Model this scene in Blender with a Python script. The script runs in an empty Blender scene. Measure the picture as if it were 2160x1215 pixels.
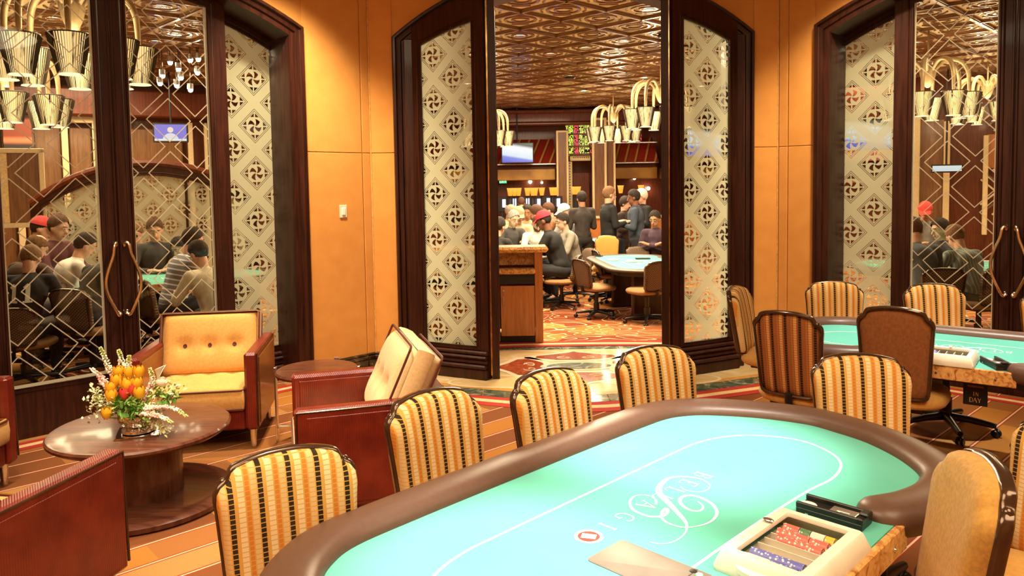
import bpy, bmesh, math, random
from math import sin, cos, pi, radians, sqrt, atan2
from mathutils import Vector, Matrix, Euler
random.seed(7)
S = bpy.context.scene
COL = S.collection
# ---------------------------------------------------------------- camera, world, lights, exposure
cam = bpy.data.cameras.new('camera')
cam.sensor_width = 36.0
cam.lens = 36.0 * 1600 / 2160
cam.shift_y = -122.5 / 2160
cam.clip_start = 0.05
camo = bpy.data.objects.new('camera', cam)
COL.objects.link(camo)
camo.matrix_world = Matrix.Translation((0, 0, 1.7)) @ Matrix.Rotation(radians(86.5), 4, 'X') @ Matrix.Rotation(-0.0154, 4, 'Z')
S.camera = camo
S.view_settings.view_transform = 'Standard'
S.view_settings.look = 'None'
S.view_settings.gamma = 1.0
S.view_settings.use_curve_mapping = False
S.view_settings.exposure = 1.0
try:
    S.cycles.use_denoising = True
    S.cycles.max_bounces = 7
    S.cycles.diffuse_bounces = 3
    S.cycles.glossy_bounces = 3
    S.cycles.transmission_bounces = 4
    S.cycles.transparent_max_bounces = 12
    S.cycles.sample_clamp_indirect = 6.0
    S.cycles.caustics_reflective = False
    S.cycles.caustics_refractive = False
except Exception:
    pass
W = bpy.data.worlds.new('world')
S.world = W
W.use_nodes = True
W.node_tree.nodes['Background'].inputs[0].default_value = (1.0, 0.72, 0.45, 1)
W.node_tree.nodes['Background'].inputs[1].default_value = 0.04

def lamp(name, kind, loc, energy, color, rot=(0, 0, 0), **kw):
    l = bpy.data.lights.new(name, kind)
    l.energy = energy
    l.color = color
    for k, v in kw.items():
        setattr(l, k, v)
    o = bpy.data.objects.new(name, l)
    COL.objects.link(o)
    o.location = loc
    o.rotation_euler = rot
    return o
WARM = (1.0, 0.78, 0.50)
SOFT = (1.0, 0.86, 0.66)
# near card room: unseen soft fill under the ceiling, recessed spots over the felt
lamp('ceiling_fill', 'AREA', (-1.6, 1.2, 3.86), 85, WARM, shape='DISK', size=2.6)
lamp('ceiling_fill', 'AREA', (1.9, .6, 3.86), 85, WARM, shape='DISK', size=2.6)
for (x, y, e, a) in [(0.62, 2.66, 540, 23), (0.04, 1.82, 470, 22), (2.55, 4.3, 330, 42), (-2.1, 4.4, 190, 62), (-1.0, 4.4, 170, 60), (0.3, 4.1, 100, 60), (-2.1, 3.2, 150, 60), (-0.75, 3.0, 140, 50)]:
    lamp('spot_light', 'SPOT', (x, y, 3.87), e, SOFT if x < -.5 else (1, .93, .80), spot_size=radians(a), spot_blend=0.8, shadow_soft_size=0.07)
for (x, y, dx, dy) in [(-1.55, 5.6, -0.3, 0.9), (2.6, 5.7, 0.5, 0.9)]:
    o = lamp('wall_washer', 'SPOT', (x, y, 3.87), 420 if x < 0 else 260, (1, .80, .50), spot_size=radians(80), spot_blend=0.9, shadow_soft_size=0.1)
    o.rotation_euler = Vector((dx * .5, dy * .5, -1.5)).to_track_quat('-Z', 'Y').to_euler()
# large card room beyond the arches
for (x, y, e) in [(0.8, 10.0, 300), (0.9, 14.5, 260), (-5.5, 9.0, 100), (-8.0, 14.0, 150), (6.5, 9.5, 90), (9.0, 14.0, 150), (1.0, 19.0, 160), (-7, 19.0, 120), (9, 19.0, 120)]:
    lamp('hall_light', 'AREA', (x, y, 3.9), e, WARM, shape='DISK', size=2.4)

# ---------------------------------------------------------------- geometry container
class G:
    def __init__(s):
        s.v = []; s.f = []; s.mi = []; s.cur = 0
    def add(s, v, f):
        o = len(s.v)
        s.v += [tuple(p) for p in v]
        for q in f:
            s.f.append(tuple(i + o for i in q)); s.mi.append(s.cur)
        return s
    def box(s, cx, cy, cz, sx, sy, sz, b=0.0, rz=0.0):
        hx, hy, hz = sx / 2, sy / 2, sz / 2
        b = min(b, hx * .9, hy * .9, hz * .9)
        if b <= 0:
            v = [(i * hx, j * hy, k * hz) for i in (-1, 1) for j in (-1, 1) for k in (-1, 1)]
            f = [(0, 1, 3, 2), (4, 6, 7, 5), (0, 4, 5, 1), (2, 3, 7, 6), (0, 2, 6, 4), (1, 5, 7, 3)]
        else:
            v = []; ix = {}
            for i in (-1, 1):
                for j in (-1, 1):
                    for k in (-1, 1):
                        for a, p in enumerate([(i * hx, j * (hy - b), k * (hz - b)), (i * (hx - b), j * hy, k * (hz - b)), (i * (hx - b), j * (hy - b), k * hz)]):
                            ix[i, j, k, a] = len(v); v.append(p)
            f = []
            for i in (-1, 1):
                f.append([ix[i, -1, -1, 0], ix[i, 1, -1, 0], ix[i, 1, 1, 0], ix[i, -1, 1, 0]][::i])
                f.append([ix[-1, i, -1, 1], ix[-1, i, 1, 1], ix[1, i, 1, 1], ix[1, i, -1, 1]][::i])
                f.append([ix[-1, -1, i, 2], ix[1, -1, i, 2], ix[1, 1, i, 2], ix[-1, 1, i, 2]][::i])
                for j in (-1, 1):
                    f.append([ix[i, j, -1, 0], ix[i, j, -1, 1], ix[i, j, 1, 1], ix[i, j, 1, 0]][::-i * j])
                    f.append([ix[i, -1, j, 0], ix[i, 1, j, 0], ix[i, 1, j, 2], ix[i, -1, j, 2]][::i * j])
                    f.append([ix[-1, i, j, 1], ix[-1, i, j, 2], ix[1, i, j, 2], ix[1, i, j, 1]][::i * j])
                    for k in (-1, 1):
                        f.append([ix[i, j, k, 0], ix[i, j, k, 1], ix[i, j, k, 2]][::i * j * k])
        if rz:
            c, n = cos(rz), sin(rz)
            v = [(x * c - y * n, x * n + y * c, z) for x, y, z in v]
        return s.add([(x + cx, y + cy, z + cz) for x, y, z in v], f)
    def loft(s, rings, closed=True, cap=True):
        n = len(rings[0]); v = [p for r in rings for p in r]; f = []
        for a in range(len(rings) - 1):
            for i in range(n if closed else n - 1):
                j = (i + 1) % n
                f.append((a * n + i, a * n + j, (a + 1) * n + j, (a + 1) * n + i))
        if cap and closed:
            f.append(tuple(range(n - 1, -1, -1))); f.append(tuple(range((len(rings) - 1) * n, len(rings) * n)))
        return s.add(v, f)
    def lathe(s, prof, n=24, cx=0, cy=0, cz=0, sx=1, sy=1):
        rings = [[(cx + r * sx * cos(2 * pi * i / n), cy + r * sy * sin(2 * pi * i / n), cz + z) for i in range(n)] for r, z in prof]
        return s.loft(rings)
    def cyl(s, x, y, z0, z1, r, n=14, r1=None):
        return s.lathe([(r, z0), (r if r1 is None else r1, z1)], n, x, y)
    def tube(s, pts, r, n=8, closed=False, sq=1.0):
        pts = [Vector(p) for p in pts]; m = len(pts); rings = []; up = None
        for i in range(m):
            a = pts[(i - 1) % m] if (closed or i > 0) else pts[i]
            b = pts[(i + 1) % m] if (closed or i < m - 1) else pts[i]
            t = (b - a)
            if t.length < 1e-9: t = Vector((0, 0, 1))
            t.normalize()
            if up is None:
                up = Vector((0, 0, 1)) if abs(t.z) < .9 else Vector((1, 0, 0))
            up = (up - t * up.dot(t))
            if up.length < 1e-6: up = t.orthogonal()
            up.normalize(); w = t.cross(up)
            R = r[i] if isinstance(r, (list, tuple)) else r
            rings.append([tuple(pts[i] + (up * cos(2 * pi * k / n) * sq + w * sin(2 * pi * k / n)) * R) for k in range(n)])
        if closed:
            rings.append(rings[0])
        return s.loft(rings, True, not closed)
    def prism(s, poly, z0, z1, axis='z'):
        n = len(poly)
        def P(a, b, c): return (a, b, c) if axis == 'z' else ((a, c, b) if axis == 'y' else (c, a, b))
        v = [P(a, b, z0) for a, b in poly] + [P(a, b, z1) for a, b in poly]
        f = [tuple(range(n - 1, -1, -1)), tuple(range(n, 2 * n))] + [(i, (i + 1) % n, n + (i + 1) % n, n + i) for i in range(n)]
        return s.add(v, f)
    def sphere(s, c, r, n=10, m=7, sx=1, sy=1, sz=1):
        prof = [(max(1e-4, r * sin(pi * k / m)), -r * cos(pi * k / m) * sz) for k in range(m + 1)]
        return s.lathe(prof, n, c[0], c[1], c[2], sx, sy)
    def grid(s, fn, nu, nv):
        v = [fn(i / nu, j / nv) for j in range(nv + 1) for i in range(nu + 1)]
        f = [(j * (nu + 1) + i, j * (nu + 1) + i + 1, (j + 1) * (nu + 1) + i + 1, (j + 1) * (nu + 1) + i) for j in range(nv) for i in range(nu)]
        return s.add(v, f)
    def merge(s, g, M=None):
        return s.add([tuple(M @ Vector(p)) for p in g.v] if M else g.v, g.f)

def obj(name, g, mat=None, parent=None, loc=(0, 0, 0), rot=(0, 0, 0), smooth=35, kind=None, fix=True):
    me = bpy.data.meshes.new(name)
    me.from_pydata(g.v, [], g.f)
    if fix:
        b = bmesh.new(); b.from_mesh(me); bmesh.ops.recalc_face_normals(b, faces=b.faces); b.to_mesh(me); b.free()
    for m in (mat if isinstance(mat, (list, tuple)) else [mat]):
        if m: me.materials.append(m)
    if any(g.mi): me.polygons.foreach_set('material_index', g.mi)
    if smooth:
        me.shade_smooth(); me.set_sharp_from_angle(angle=radians(smooth))
    o = bpy.data.objects.new(name, me)
    COL.objects.link(o)
    o.parent = parent; o.location = loc; o.rotation_euler = rot
    if kind: o['kind'] = kind
    return o
def tag(o, label=None, cat=None, group=None, kind=None):
    if label: o['label'] = label
    if cat: o['category'] = cat
    if group: o['group'] = group
    if kind: o['kind'] = kind
    return o
def empty(name, loc=(0, 0, 0), rz=0.0, label=None, cat=None, group=None, kind=None, parent=None):
    o = bpy.data.objects.new(name, None)
    COL.objects.link(o)
    o.empty_display_size = .1
    o.location = loc; o.rotation_euler = (0, 0, rz); o.parent = parent
    return tag(o, label, cat, group, kind)
KIDS = {}
def kids(o): return [c for c in bpy.data.objects if c.parent == o]
def dup(o, loc=None, rz=None, label=None, group=None, parent=None):
    c = o.copy(); COL.objects.link(c)
    if parent: c.parent = parent
    if loc is not None: c.location = loc
    if rz is not None: c.rotation_euler = (0, 0, rz)
    if label: c['label'] = label
    if group: c['group'] = group
    for ch in list(o.children): dup(ch, parent=c)
    return c

# ---------------------------------------------------------------- materials
class N:
    def __init__(s, name):
        s.mat = bpy.data.materials.new(name); s.mat.use_nodes = True
        s.t = s.mat.node_tree; s.t.nodes.clear()
        s.out = s.t.nodes.new('ShaderNodeOutputMaterial')
        s._tc = None
    def n(s, typ, **kw):
        x = s.t.nodes.new(typ)
        for k, v in kw.items(): setattr(x, k, v)
        return x
    def l(s, a, b): s.t.links.new(a, b); return b
    def put(s, sock, v):
        if isinstance(v, bpy.types.NodeSocket): s.l(v, sock)
        elif v is not None:
            if sock.type == 'RGBA' and len(v) == 3: v = (*v, 1)
            sock.default_value = v
    def m(s, op, a, b=None, c=None):
        x = s.n('ShaderNodeMath', operation=op)
        for i, v in enumerate((a, b, c)):
            if v is not None: s.put(x.inputs[i], v)
        return x.outputs[0]
    def co(s): 
        if not s._tc: s._tc = s.n('ShaderNodeTexCoord')
        return s._tc.outputs['Object']
    def xyz(s, v=None):
        x = s.n('ShaderNodeSeparateXYZ'); s.l(v or s.co(), x.inputs[0]); return x.outputs
    def comb(s, a, b, c=0.0):
        x = s.n('ShaderNodeCombineXYZ')
        for i, v in enumerate((a, b, c)): s.put(x.inputs[i], v)
        return x.outputs[0]
    def mapv(s, sc=(1, 1, 1), rot=(0, 0, 0), v=None):
        x = s.n('ShaderNodeMapping'); s.l(v or s.co(), x.inputs[0]); x.inputs['Scale'].default_value = sc; x.inputs['Rotation'].default_value = rot
        return x.outputs[0]
    def noise(s, scale=5, detail=4, v=None, dist=0.0, col=False):
        x = s.n('ShaderNodeTexNoise'); s.l(v or s.co(), x.inputs['Vector']); x.inputs['Scale'].default_value = scale; x.inputs['Detail'].default_value = detail; x.inputs['Distortion'].default_value = dist
        return x.outputs[1 if col else 0]
    def mix(s, f, a, b):
        x = s.n('ShaderNodeMix', data_type='RGBA'); s.put(x.inputs[0], f); s.put(x.inputs[6], a); s.put(x.inputs[7], b); return x.outputs[2]
    def ramp(s, f, stops, interp='LINEAR'):
        x = s.n('ShaderNodeValToRGB'); s.put(x.inputs[0], f); r = x.color_ramp; r.interpolation = interp
        while len(r.elements) < len(stops): r.elements.new(.5)
        for e, (p, c) in zip(r.elements, stops): e.position = p; e.color = (*c, 1) if len(c) == 3 else c
        return x.outputs[0]
    def bump(s, h, st=.3, d=.01):
        x = s.n('ShaderNodeBump'); s.l(h, x.inputs['Height']); x.inputs['Strength'].default_value = st; x.inputs['Distance'].default_value = d; return x.outputs[0]
    def pbr(s, col, rough=.5, metal=0.0, nrm=None, spec=.5, coat=0.0, emit=None, es=0.0, sheen=0.0, alpha=None):
        p = s.n('ShaderNodeBsdfPrincipled')
        s.put(p.inputs['Base Color'], col); s.put(p.inputs['Roughness'], rough); s.put(p.inputs['Metallic'], metal)
        if nrm: s.l(nrm, p.inputs['Normal'])
        s.put(p.inputs['Specular IOR Level'], spec); p.inputs['Coat Weight'].default_value = coat; p.inputs['Coat Roughness'].default_value = .08
        if sheen: p.inputs['Sheen Weight'].default_value = sheen
        if emit is not None: s.put(p.inputs['Emission Color'], emit); s.put(p.inputs['Emission Strength'], es)
        return p.outputs[0]
    def done(s, sh): s.l(sh, s.out.inputs[0]); return s.mat
def plain(name, col, rough=.5, metal=0.0, var=.12, scale=30, bump=0.0, coat=0.0, spec=.5, sheen=0.0):
    k = N(name); f = k.noise(scale, 3)
    d = tuple(c * (1 - var * 2) for c in col); b = tuple(min(1, c * (1 + var)) for c in col)
    return k.done(k.pbr(k.ramp(f, [(.3, d), (.7, b)]), rough, metal, k.bump(f, bump, .004) if bump else None, spec, coat, sheen=sheen))
def glow(name, col, st): k = N(name); return k.done(k.pbr((0.02, .02, .02), .5, emit=col, es=st))
def wood(name, c1, c2, rough=.3, coat=.4, ax='z', scale=1.0, spec=.5):
    k = N(name); sc = {'z': (22, 22, 1.6), 'x': (1.6, 22, 22), 'y': (22, 1.6, 22)}[ax]
    f = k.noise(1.6 * scale, 5, k.mapv(sc), .6)
    return k.done(k.pbr(k.ramp(f, [(.32, c1), (.68, c2)]), rough, 0, k.bump(f, .08, .002), spec, coat))

M = {}
M['dark_wood'] = wood('dark_mahogany', (.016, .004, .003), (.05, .013, .007), .36, .10, 'z', 1.0, .32)
M['red_wood'] = wood('cherry_wood', (.42, .135, .034), (.58, .22, .062), .3, .3)
M['burl'] = None
k = N('burl_wood'); f = k.noise(26, 6, None, 1.5); M['burl'] = k.done(k.pbr(k.ramp(f, [(.35, (.35, .12, .03)), (.5, (.72, .36, .11)), (.7, (.85, .5, .2))]), .25, 0, None, .5, .5))
M['lounge_leather'] = None
k = N('ribbed_oxblood'); x = k.xyz(); 
rib = k.m('SINE', k.m('MULTIPLY', k.m('ADD', x[0], x[1]), 560.0))
f = k.noise(9, 4)
M['ribbed'] = k.done(k.pbr(k.ramp(f, [(.3, (.115, .010, .006)), (.7, (.20, .022, .010))]), .3, 0, k.bump(rib, .22, .002), .4, .15))
k = N('tan_veneer'); f = k.noise(3, 5, k.mapv((3, 3, 30)), .4)
M['tan_panel'] = k.done(k.pbr(k.ramp(f, [(.3, (.19, .052, .012)), (.7, (.30, .095, .024))]), .32, 0, None, .5, .3))
M['cushion'] = plain('gold_velour', (.66, .345, .085), .85, 0, .06, 60, .12, sheen=.15)
M['cushion_pale'] = plain('cream_velour', (.78, .54, .26), .85, 0, .06, 60, .12, sheen=.15)
M['piping'] = plain('maroon_piping', (.10, .02, .012), .6)
M['chrome'] = plain('brushed_nickel', (.74, .74, .75), .25, 1.0, .05)
M['bronze'] = plain('bronze_frame', (.085, .043, .022), .22, .55, .15, 12, coat=.4)
M['gold_velvet'] = plain('gold_velvet', (.50, .26, .045), .8, 0, .10, 90, .25, sheen=.2)
M['seat_gold'] = plain('gold_seat', (.66, .34, .07), .75, 0, .06, 50, .1, sheen=.2)
M['brown_back'] = plain('brown_suede', (.26, .085, .016), .75, 0, .12, 70, .1, sheen=.1)
M['black'] = plain('black_plastic', (.012, .011, .011), .35)
M['black_metal'] = plain('black_metal', (.02, .018, .017), .3, .4)
M['rail'] = plain('brown_rail_leather', (.118, .060, .040), .40, 0, .05, 60, .05, spec=.45)
M['ivory_plastic'] = plain('ivory_plastic', (.86, .80, .66), .35, 0, .03)
M['grey_panel'] = plain('grey_plate', (.20, .165, .135), .45, 0, .14, 8)
M['white_print'] = plain('white_print', (.86, .93, .88), .8, 0, .03)
M['maroon_print'] = plain('maroon_print', (.36, .05, .03), .8)
k = N('teal_felt'); f = k.noise(2.2, 4); f2 = k.noise(260, 2)
M['felt'] = k.done(k.pbr(k.ramp(f, [(.3, (.105, .43, .345)), (.7, (.135, .49, .40))]), .95, 0, k.bump(f2, .15, .001), .2))
# striped woven upholstery: columns of little blocks
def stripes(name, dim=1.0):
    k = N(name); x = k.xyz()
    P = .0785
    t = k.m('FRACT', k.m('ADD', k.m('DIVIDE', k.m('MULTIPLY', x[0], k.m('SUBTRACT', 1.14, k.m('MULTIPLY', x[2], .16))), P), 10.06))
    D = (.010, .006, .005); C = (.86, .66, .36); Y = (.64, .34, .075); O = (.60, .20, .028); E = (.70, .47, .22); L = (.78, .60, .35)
    if dim < 1:  # same weave with shade put into darker colours
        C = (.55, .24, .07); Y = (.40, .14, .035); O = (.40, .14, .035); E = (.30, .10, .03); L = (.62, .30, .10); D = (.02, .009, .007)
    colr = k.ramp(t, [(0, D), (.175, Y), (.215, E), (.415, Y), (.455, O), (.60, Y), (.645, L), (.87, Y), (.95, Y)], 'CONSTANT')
    gx = k.ramp(t, [(0, (1,) * 3), (.175, (0,) * 3), (.215, (1,) * 3), (.415, (0,) * 3), (.455, (1,) * 3), (.60, (0,) * 3), (.645, (1,) * 3), (.87, (0,) * 3)], 'CONSTANT')
    z = k.m('FRACT', k.m('DIVIDE', x[2], .0128))
    gz = k.m('GREATER_THAN', z, .16)
    blk = k.m('MULTIPLY', gx, gz)
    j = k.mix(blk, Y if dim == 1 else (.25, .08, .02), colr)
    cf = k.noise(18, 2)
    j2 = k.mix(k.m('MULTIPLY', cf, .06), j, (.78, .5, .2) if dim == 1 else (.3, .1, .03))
    return k.done(k.pbr(j2, .8, 0, k.bump(blk, .45, .002), .12))
M['stripe'] = stripes('striped_weave')
M['stripe_shaded'] = stripes('striped_weave_shaded', .5)  # shaded copy of the stripes for a chair back turned from the light
# walls: suede-like orange panels
k = N('orange_suede'); f = k.noise(7, 5); f2 = k.noise(1.2, 3)
M['wall'] = k.done(k.pbr(k.ramp(k.m('ADD', k.m('MULTIPLY', f, .5), k.m('MULTIPLY', f2, .5)), [(.3, (.64, .275, .062)), (.7, (.76, .36, .092))]), .85, 0, k.bump(f, .05, .004), .25, sheen=.1))
M['seam'] = plain('orange_seam', (.74, .40, .12), .8)
k = N('dark_marble'); f = k.noise(5, 8, None, 3.0)
M['marble_dark'] = k.done(k.pbr(k.ramp(f, [(.35, (.012, .006, .003)), (.58, (.04, .02, .008)), (.66, (.16, .10, .05)), (.72, (.03, .015, .006))]), .15, 0, None, .5, .4))
def marble(name, a, b, c, sc=3.0):
    k = N(name); f = k.noise(sc, 8, None, 2.2)
    return k.done(k.pbr(k.ramp(f, [(.35, a), (.55, b), (.7, c)]), .10, 0, None, .5, .3))
M['marble_green'] = marble('green_marble', (.05, .075, .05), (.15, .17, .12), (.48, .48, .40), 6)
M['marble_cream'] = marble('cream_marble', (.72, .50, .24), (.80, .60, .32), (.88, .74, .50), 2.5)
M['marble_pale'] = marble('pale_marble', (.84, .72, .50), (.88, .78, .58), (.92, .86, .72), 2.5)
M['marble_red'] = marble('red_marble', (.26, .04, .02), (.36, .07, .03), (.46, .14, .06), 5)
M['marble_olive'] = marble('olive_marble', (.30, .22, .08), (.42, .32, .14), (.6, .5, .28), 5)
# near carpet
k = N('striped_carpet'); x = k.xyz()
th = radians(43)
uu = k.m('ADD', k.m('MULTIPLY', x[0], cos(th)), k.m('MULTIPLY', x[1], sin(th)))
vv = k.m('ADD', k.m('MULTIPLY', x[0], -sin(th)), k.m('MULTIPLY', x[1], cos(th)))
q = k.m('DIVIDE', vv, .212); row = k.m('FLOOR', q); fr = k.m('FRACT', q)
wn = k.n('ShaderNodeTexWhiteNoise', noise_dimensions='2D')
seg = k.m('FLOOR', k.m('DIVIDE', k.m('ADD', uu, k.m('MULTIPLY', row, .37)), .74))
k.l(k.comb(row, seg), wn.inputs['Vector'])
base = k.ramp(wn.outputs[0], [(0, (.19, .062, .020)), (.28, (.33, .13, .035)), (.46, (.42, .17, .030)), (.62, (.27, .10, .028)), (.8, (.46, .23, .07))], 'CONSTANT')
line = k.ramp(fr, [(0, (0, 0, 0)), (.86, (.5, .5, .5)), (.905, (1, 1, 1)), (.95, (.5, .5, .5)), (.995, (0, 0, 0))], 'CONSTANT')
col = k.mix(k.m('MULTIPLY', k.m('GREATER_THAN', line, .3), k.m('LESS_THAN', line, .7)), base, (.30, .035, .014))
col = k.mix(k.m('GREATER_THAN', line, .8), col, (.80, .56, .36))
f2 = k.noise(160, 3); 
M['carpet'] = k.done(k.pbr(k.mix(k.m('MULTIPLY', f2, .5), col, (.20, .07, .022)), .95, 0, k.bump(f2, .3, .004), .1))
M['carpet_red'] = plain('red_carpet', (.42, .022, .012), .95, 0, .12, 120, .3)
M['carpet_cream'] = plain('cream_carpet', (.72, .52, .26), .95, 0, .1, 120, .3)
# hall carpet with scrolls
k = N('scroll_carpet'); nz = k.noise(.8, 0.0, None, 2.6)
fr = k.m('FRACT', k.m('MULTIPLY', nz, 9.0)); ln = k.m('LESS_THAN', k.m('ABSOLUTE', k.m('SUBTRACT', fr, .5)), .062)
vo = k.n('ShaderNodeTexVoronoi'); k.l(k.co(), vo.inputs[0]); vo.inputs['Scale'].default_value = 1.5
bs = k.ramp(vo.outputs['Color'], [(0, (.24, .075, .022)), (.35, (.40, .15, .035)), (.5, (.20, .04, .016)), (.7, (.44, .20, .05))], 'CONSTANT')
f2 = k.noise(120, 2)
M['carpet_hall'] = k.done(k.pbr(k.mix(k.m('MULTIPLY', ln, .85), k.mix(k.m('MULTIPLY', f2, .4), bs, (.20, .06, .02)), (.80, .62, .36)), .95, 0, None, .1))

# ---------------------------------------------------------------- glass
P_CELL = .405
def cell(k):
    x = k.xyz()
    u = k.m('ADD', x[0], .0); v = x[2]
    p = k.m('SUBTRACT', k.m('FRACT', k.m('DIVIDE', k.m('ADD', u, v), P_CELL)), .5)
    q = k.m('SUBTRACT', k.m('FRACT', k.m('ADD', k.m('DIVIDE', k.m('SUBTRACT', u, v), P_CELL), 20.0)), .5)
    return p, q
def rng(k, x, a, b): return k.m('MULTIPLY', k.m('GREATER_THAN', x, a), k.m('LESS_THAN', x, b))
def clear(k, tint=(.96, .97, .94)):
    tr = k.n('ShaderNodeBsdfTransparent'); tr.inputs[0].default_value = (*tint, 1)
    gl = k.n('ShaderNodeBsdfGlossy'); gl.inputs['Roughness'].default_value = .02
    fr = k.n('ShaderNodeFresnel'); fr.inputs[0].default_value = 1.45
    mx = k.n('ShaderNodeMixShader'); k.l(k.m('MULTIPLY', fr.outputs[0], .9), mx.inputs[0]); k.l(tr.outputs[0], mx.inputs[1]); k.l(gl.outputs[0], mx.inputs[2])
    return mx.outputs[0]
def frost(k, col):
    d = k.n('ShaderNodeBsdfDiffuse'); d.inputs[0].default_value = (*col, 1)
    t = k.n('ShaderNodeBsdfTranslucent'); t.inputs[0].default_value = (*col, 1)
    tr = k.n('ShaderNodeBsdfTransparent')
    m1 = k.n('ShaderNodeMixShader'); m1.inputs[0].default_value = .5; k.l(d.outputs[0], m1.inputs[1]); k.l(t.outputs[0], m1.inputs[2])
    m2 = k.n('ShaderNodeMixShader'); m2.inputs[0].default_value = .10; k.l(m1.outputs[0], m2.inputs[1]); k.l(tr.outputs[0], m2.inputs[2])
    return m2.outputs[0]
def mixsh(k, f, a, b):
    m = k.n('ShaderNodeMixShader'); k.put(m.inputs[0], f); k.l(a, m.inputs[1]); k.l(b, m.inputs[2]); return m.outputs[0]
k = N('etched_clear_glass'); p, q = cell(k); mm = k.m('MAXIMUM', k.m('ABSOLUTE', p), k.m('ABSOLUTE', q))
M['glass_line'] = k.done(mixsh(k, rng(k, mm, .393, .419), clear(k, (.86, .86, .78)), frost(k, (.62, .55, .42))))
k = N('frosted_pattern_glass'); p, q = cell(k)
ap, aq = k.m('ABSOLUTE', p), k.m('ABSOLUTE', q); mm = k.m('MAXIMUM', ap, aq)
ln = k.m('ADD', rng(k, mm, .352, .366), rng(k, mm, .308, .322))
r = k.m('SQRT', k.m('ADD', k.m('MULTIPLY', p, p), k.m('MULTIPLY', q, q)))
an = k.m('ARCTAN2', q, p)
# pinwheel of four curved blades
bl = k.m('SINE', k.m('ADD', k.m('MULTIPLY', an, 4.0), k.m('MULTIPLY', r, 13.0)))
blade = k.m('MULTIPLY', k.m('GREATER_THAN', bl, -.05), rng(k, r, .03, .21))
# corner leaves
cs = k.m('ADD', ap, aq)
hole = k.m('GREATER_THAN', k.m('ABSOLUTE', k.m('SUBTRACT', cs, .50)), .028)
diff = k.m('ABSOLUTE', k.m('SUBTRACT', ap, aq))
leaf = k.m('MULTIPLY', k.m('MULTIPLY', k.m('GREATER_THAN', cs, .375), k.m('LESS_THAN', mm, .285)), k.m('GREATER_THAN', k.m('ADD', diff, k.m('MULTIPLY', hole, .0)), .028))
side = k.m('MULTIPLY', k.m('MULTIPLY', rng(k, r, .215, .265), k.m('LESS_THAN', mm, .285)), k.m('GREATER_THAN', k.m('SINE', k.m('MULTIPLY', an, 8.0)), .35))
cl = k.m('MINIMUM', k.m('ADD', k.m('ADD', ln, blade), leaf), 1.0)
M['glass_frost'] = k.done(mixsh(k, cl, frost(k, (.545, .55, .39)), clear(k, (.80, .76, .66))))
k = N('frosted_plain_glass'); M['glass_matte'] = k.done(frost(k, (.75, .68, .52)))
k = N('clear_acrylic')
tr = k.n('ShaderNodeBsdfTransparent'); gl = k.n('ShaderNodeBsdfGlossy'); gl.inputs['Roughness'].default_value = .05; M['acrylic'] = k.done(mixsh(k, .04, tr.outputs[0], gl.outputs[0]))
# ---------------------------------------------------------------- room shell
HC = 4.0
X0 = .58
NEAR = [(-4.34, -2.5), (5.5, -2.5), (5.5, 3.96), (2.46, 7.0), (-1.295, 7.0), (-4.34, 3.96)]
FLOORP = [(-4.6, -2.5), (5.8, -2.5), (5.8, 4.1), (2.58, 7.3), (-1.42, 7.3), (-4.6, 4.1)]
floor = obj('floor', G().prism(FLOORP, -.05, 0), M['carpet'], smooth=0, kind='structure')
hall = G(); hall.box(1, 14, -.06, 34, 26, .11)
obj('floor', hall, M['carpet_hall'], smooth=0, kind='structure')
M['plaster'] = plain('cream_plaster', (.62, .44, .22), .9, 0, .05)
obj("ceiling", G().prism([(x * .999, y) for x, y in NEAR], 3.90, 3.96), M["plaster"], smooth=0, kind="structure")
for nm, a, b in [('wall_west', (-4.34, 3.96), (-4.34, -2.5)), ('wall_south', (-4.34, -2.5), (5.5, -2.5)), ('wall_east', (5.5, -2.5), (5.5, 3.96))]:
    L = math.hypot(b[0] - a[0], b[1] - a[1]); an = atan2(b[1] - a[1], b[0] - a[0])
    obj(nm, G().box(L / 2, -.1, HC / 2, L, .2, HC), M['wall'], None, (a[0], a[1], 0), (0, 0, an), 0, 'structure')

def arcz(x, zc, R): return zc + sqrt(max(1e-6, R * R - x * x))
def arch_wall(name, loc, rz, xa, xb, half, zc, R, base_segs):
    g = G(); hw = half - .05; T = .26
    xs = [-hw * cos(pi * i / 28) for i in range(29)]
    for y in (0, T):
        g.add([(xa, y, 0), (-hw, y, 0), (-hw, y, HC), (xa, y, HC)], [(0, 1, 2, 3)])
        g.add([(hw, y, 0), (xb, y, 0), (xb, y, HC), (hw, y, HC)], [(0, 1, 2, 3)])
        for a, b in zip(xs, xs[1:]):
            g.add([(a, y, arcz(a, zc, R - .05)), (b, y, arcz(b, zc, R - .05)), (b, y, HC), (a, y, HC)], [(0, 1, 2, 3)])
    for a, b in zip(xs, xs[1:]):
        za, zb = arcz(a, zc, R - .05), arcz(b, zc, R - .05)
        g.add([(a, 0, za), (b, 0, zb), (b, T, zb), (a, T, za)], [(0, 1, 2, 3)])
    for x in (-hw, hw):
        z = arcz(hw, zc, R - .05); g.add([(x, 0, 0), (x, T, 0), (x, T, z), (x, 0, z)], [(0, 1, 2, 3)])
    w = obj(name, g, M['wall'], None, loc, (0, 0, rz), 0, 'structure', fix=False)
    for a, b in base_segs:
        for z0, z1 in ((.15, 1.995), (2.0, HC - .04)):
            obj('wall_panel', G().box((a + b) / 2, -.006, (z0 + z1) / 2, b - a - .004, .012, z1 - z0, .004), M['wall'], w)
        for z0, h, d in ((.0, .10, .03), (.10, .03, .038), (.13, .022, .024)):
            obj('baseboard', G().box((a + b) / 2, -d / 2, z0 + h / 2, b - a, d, h, .006), M['marble_dark'], w)
    return w
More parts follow.
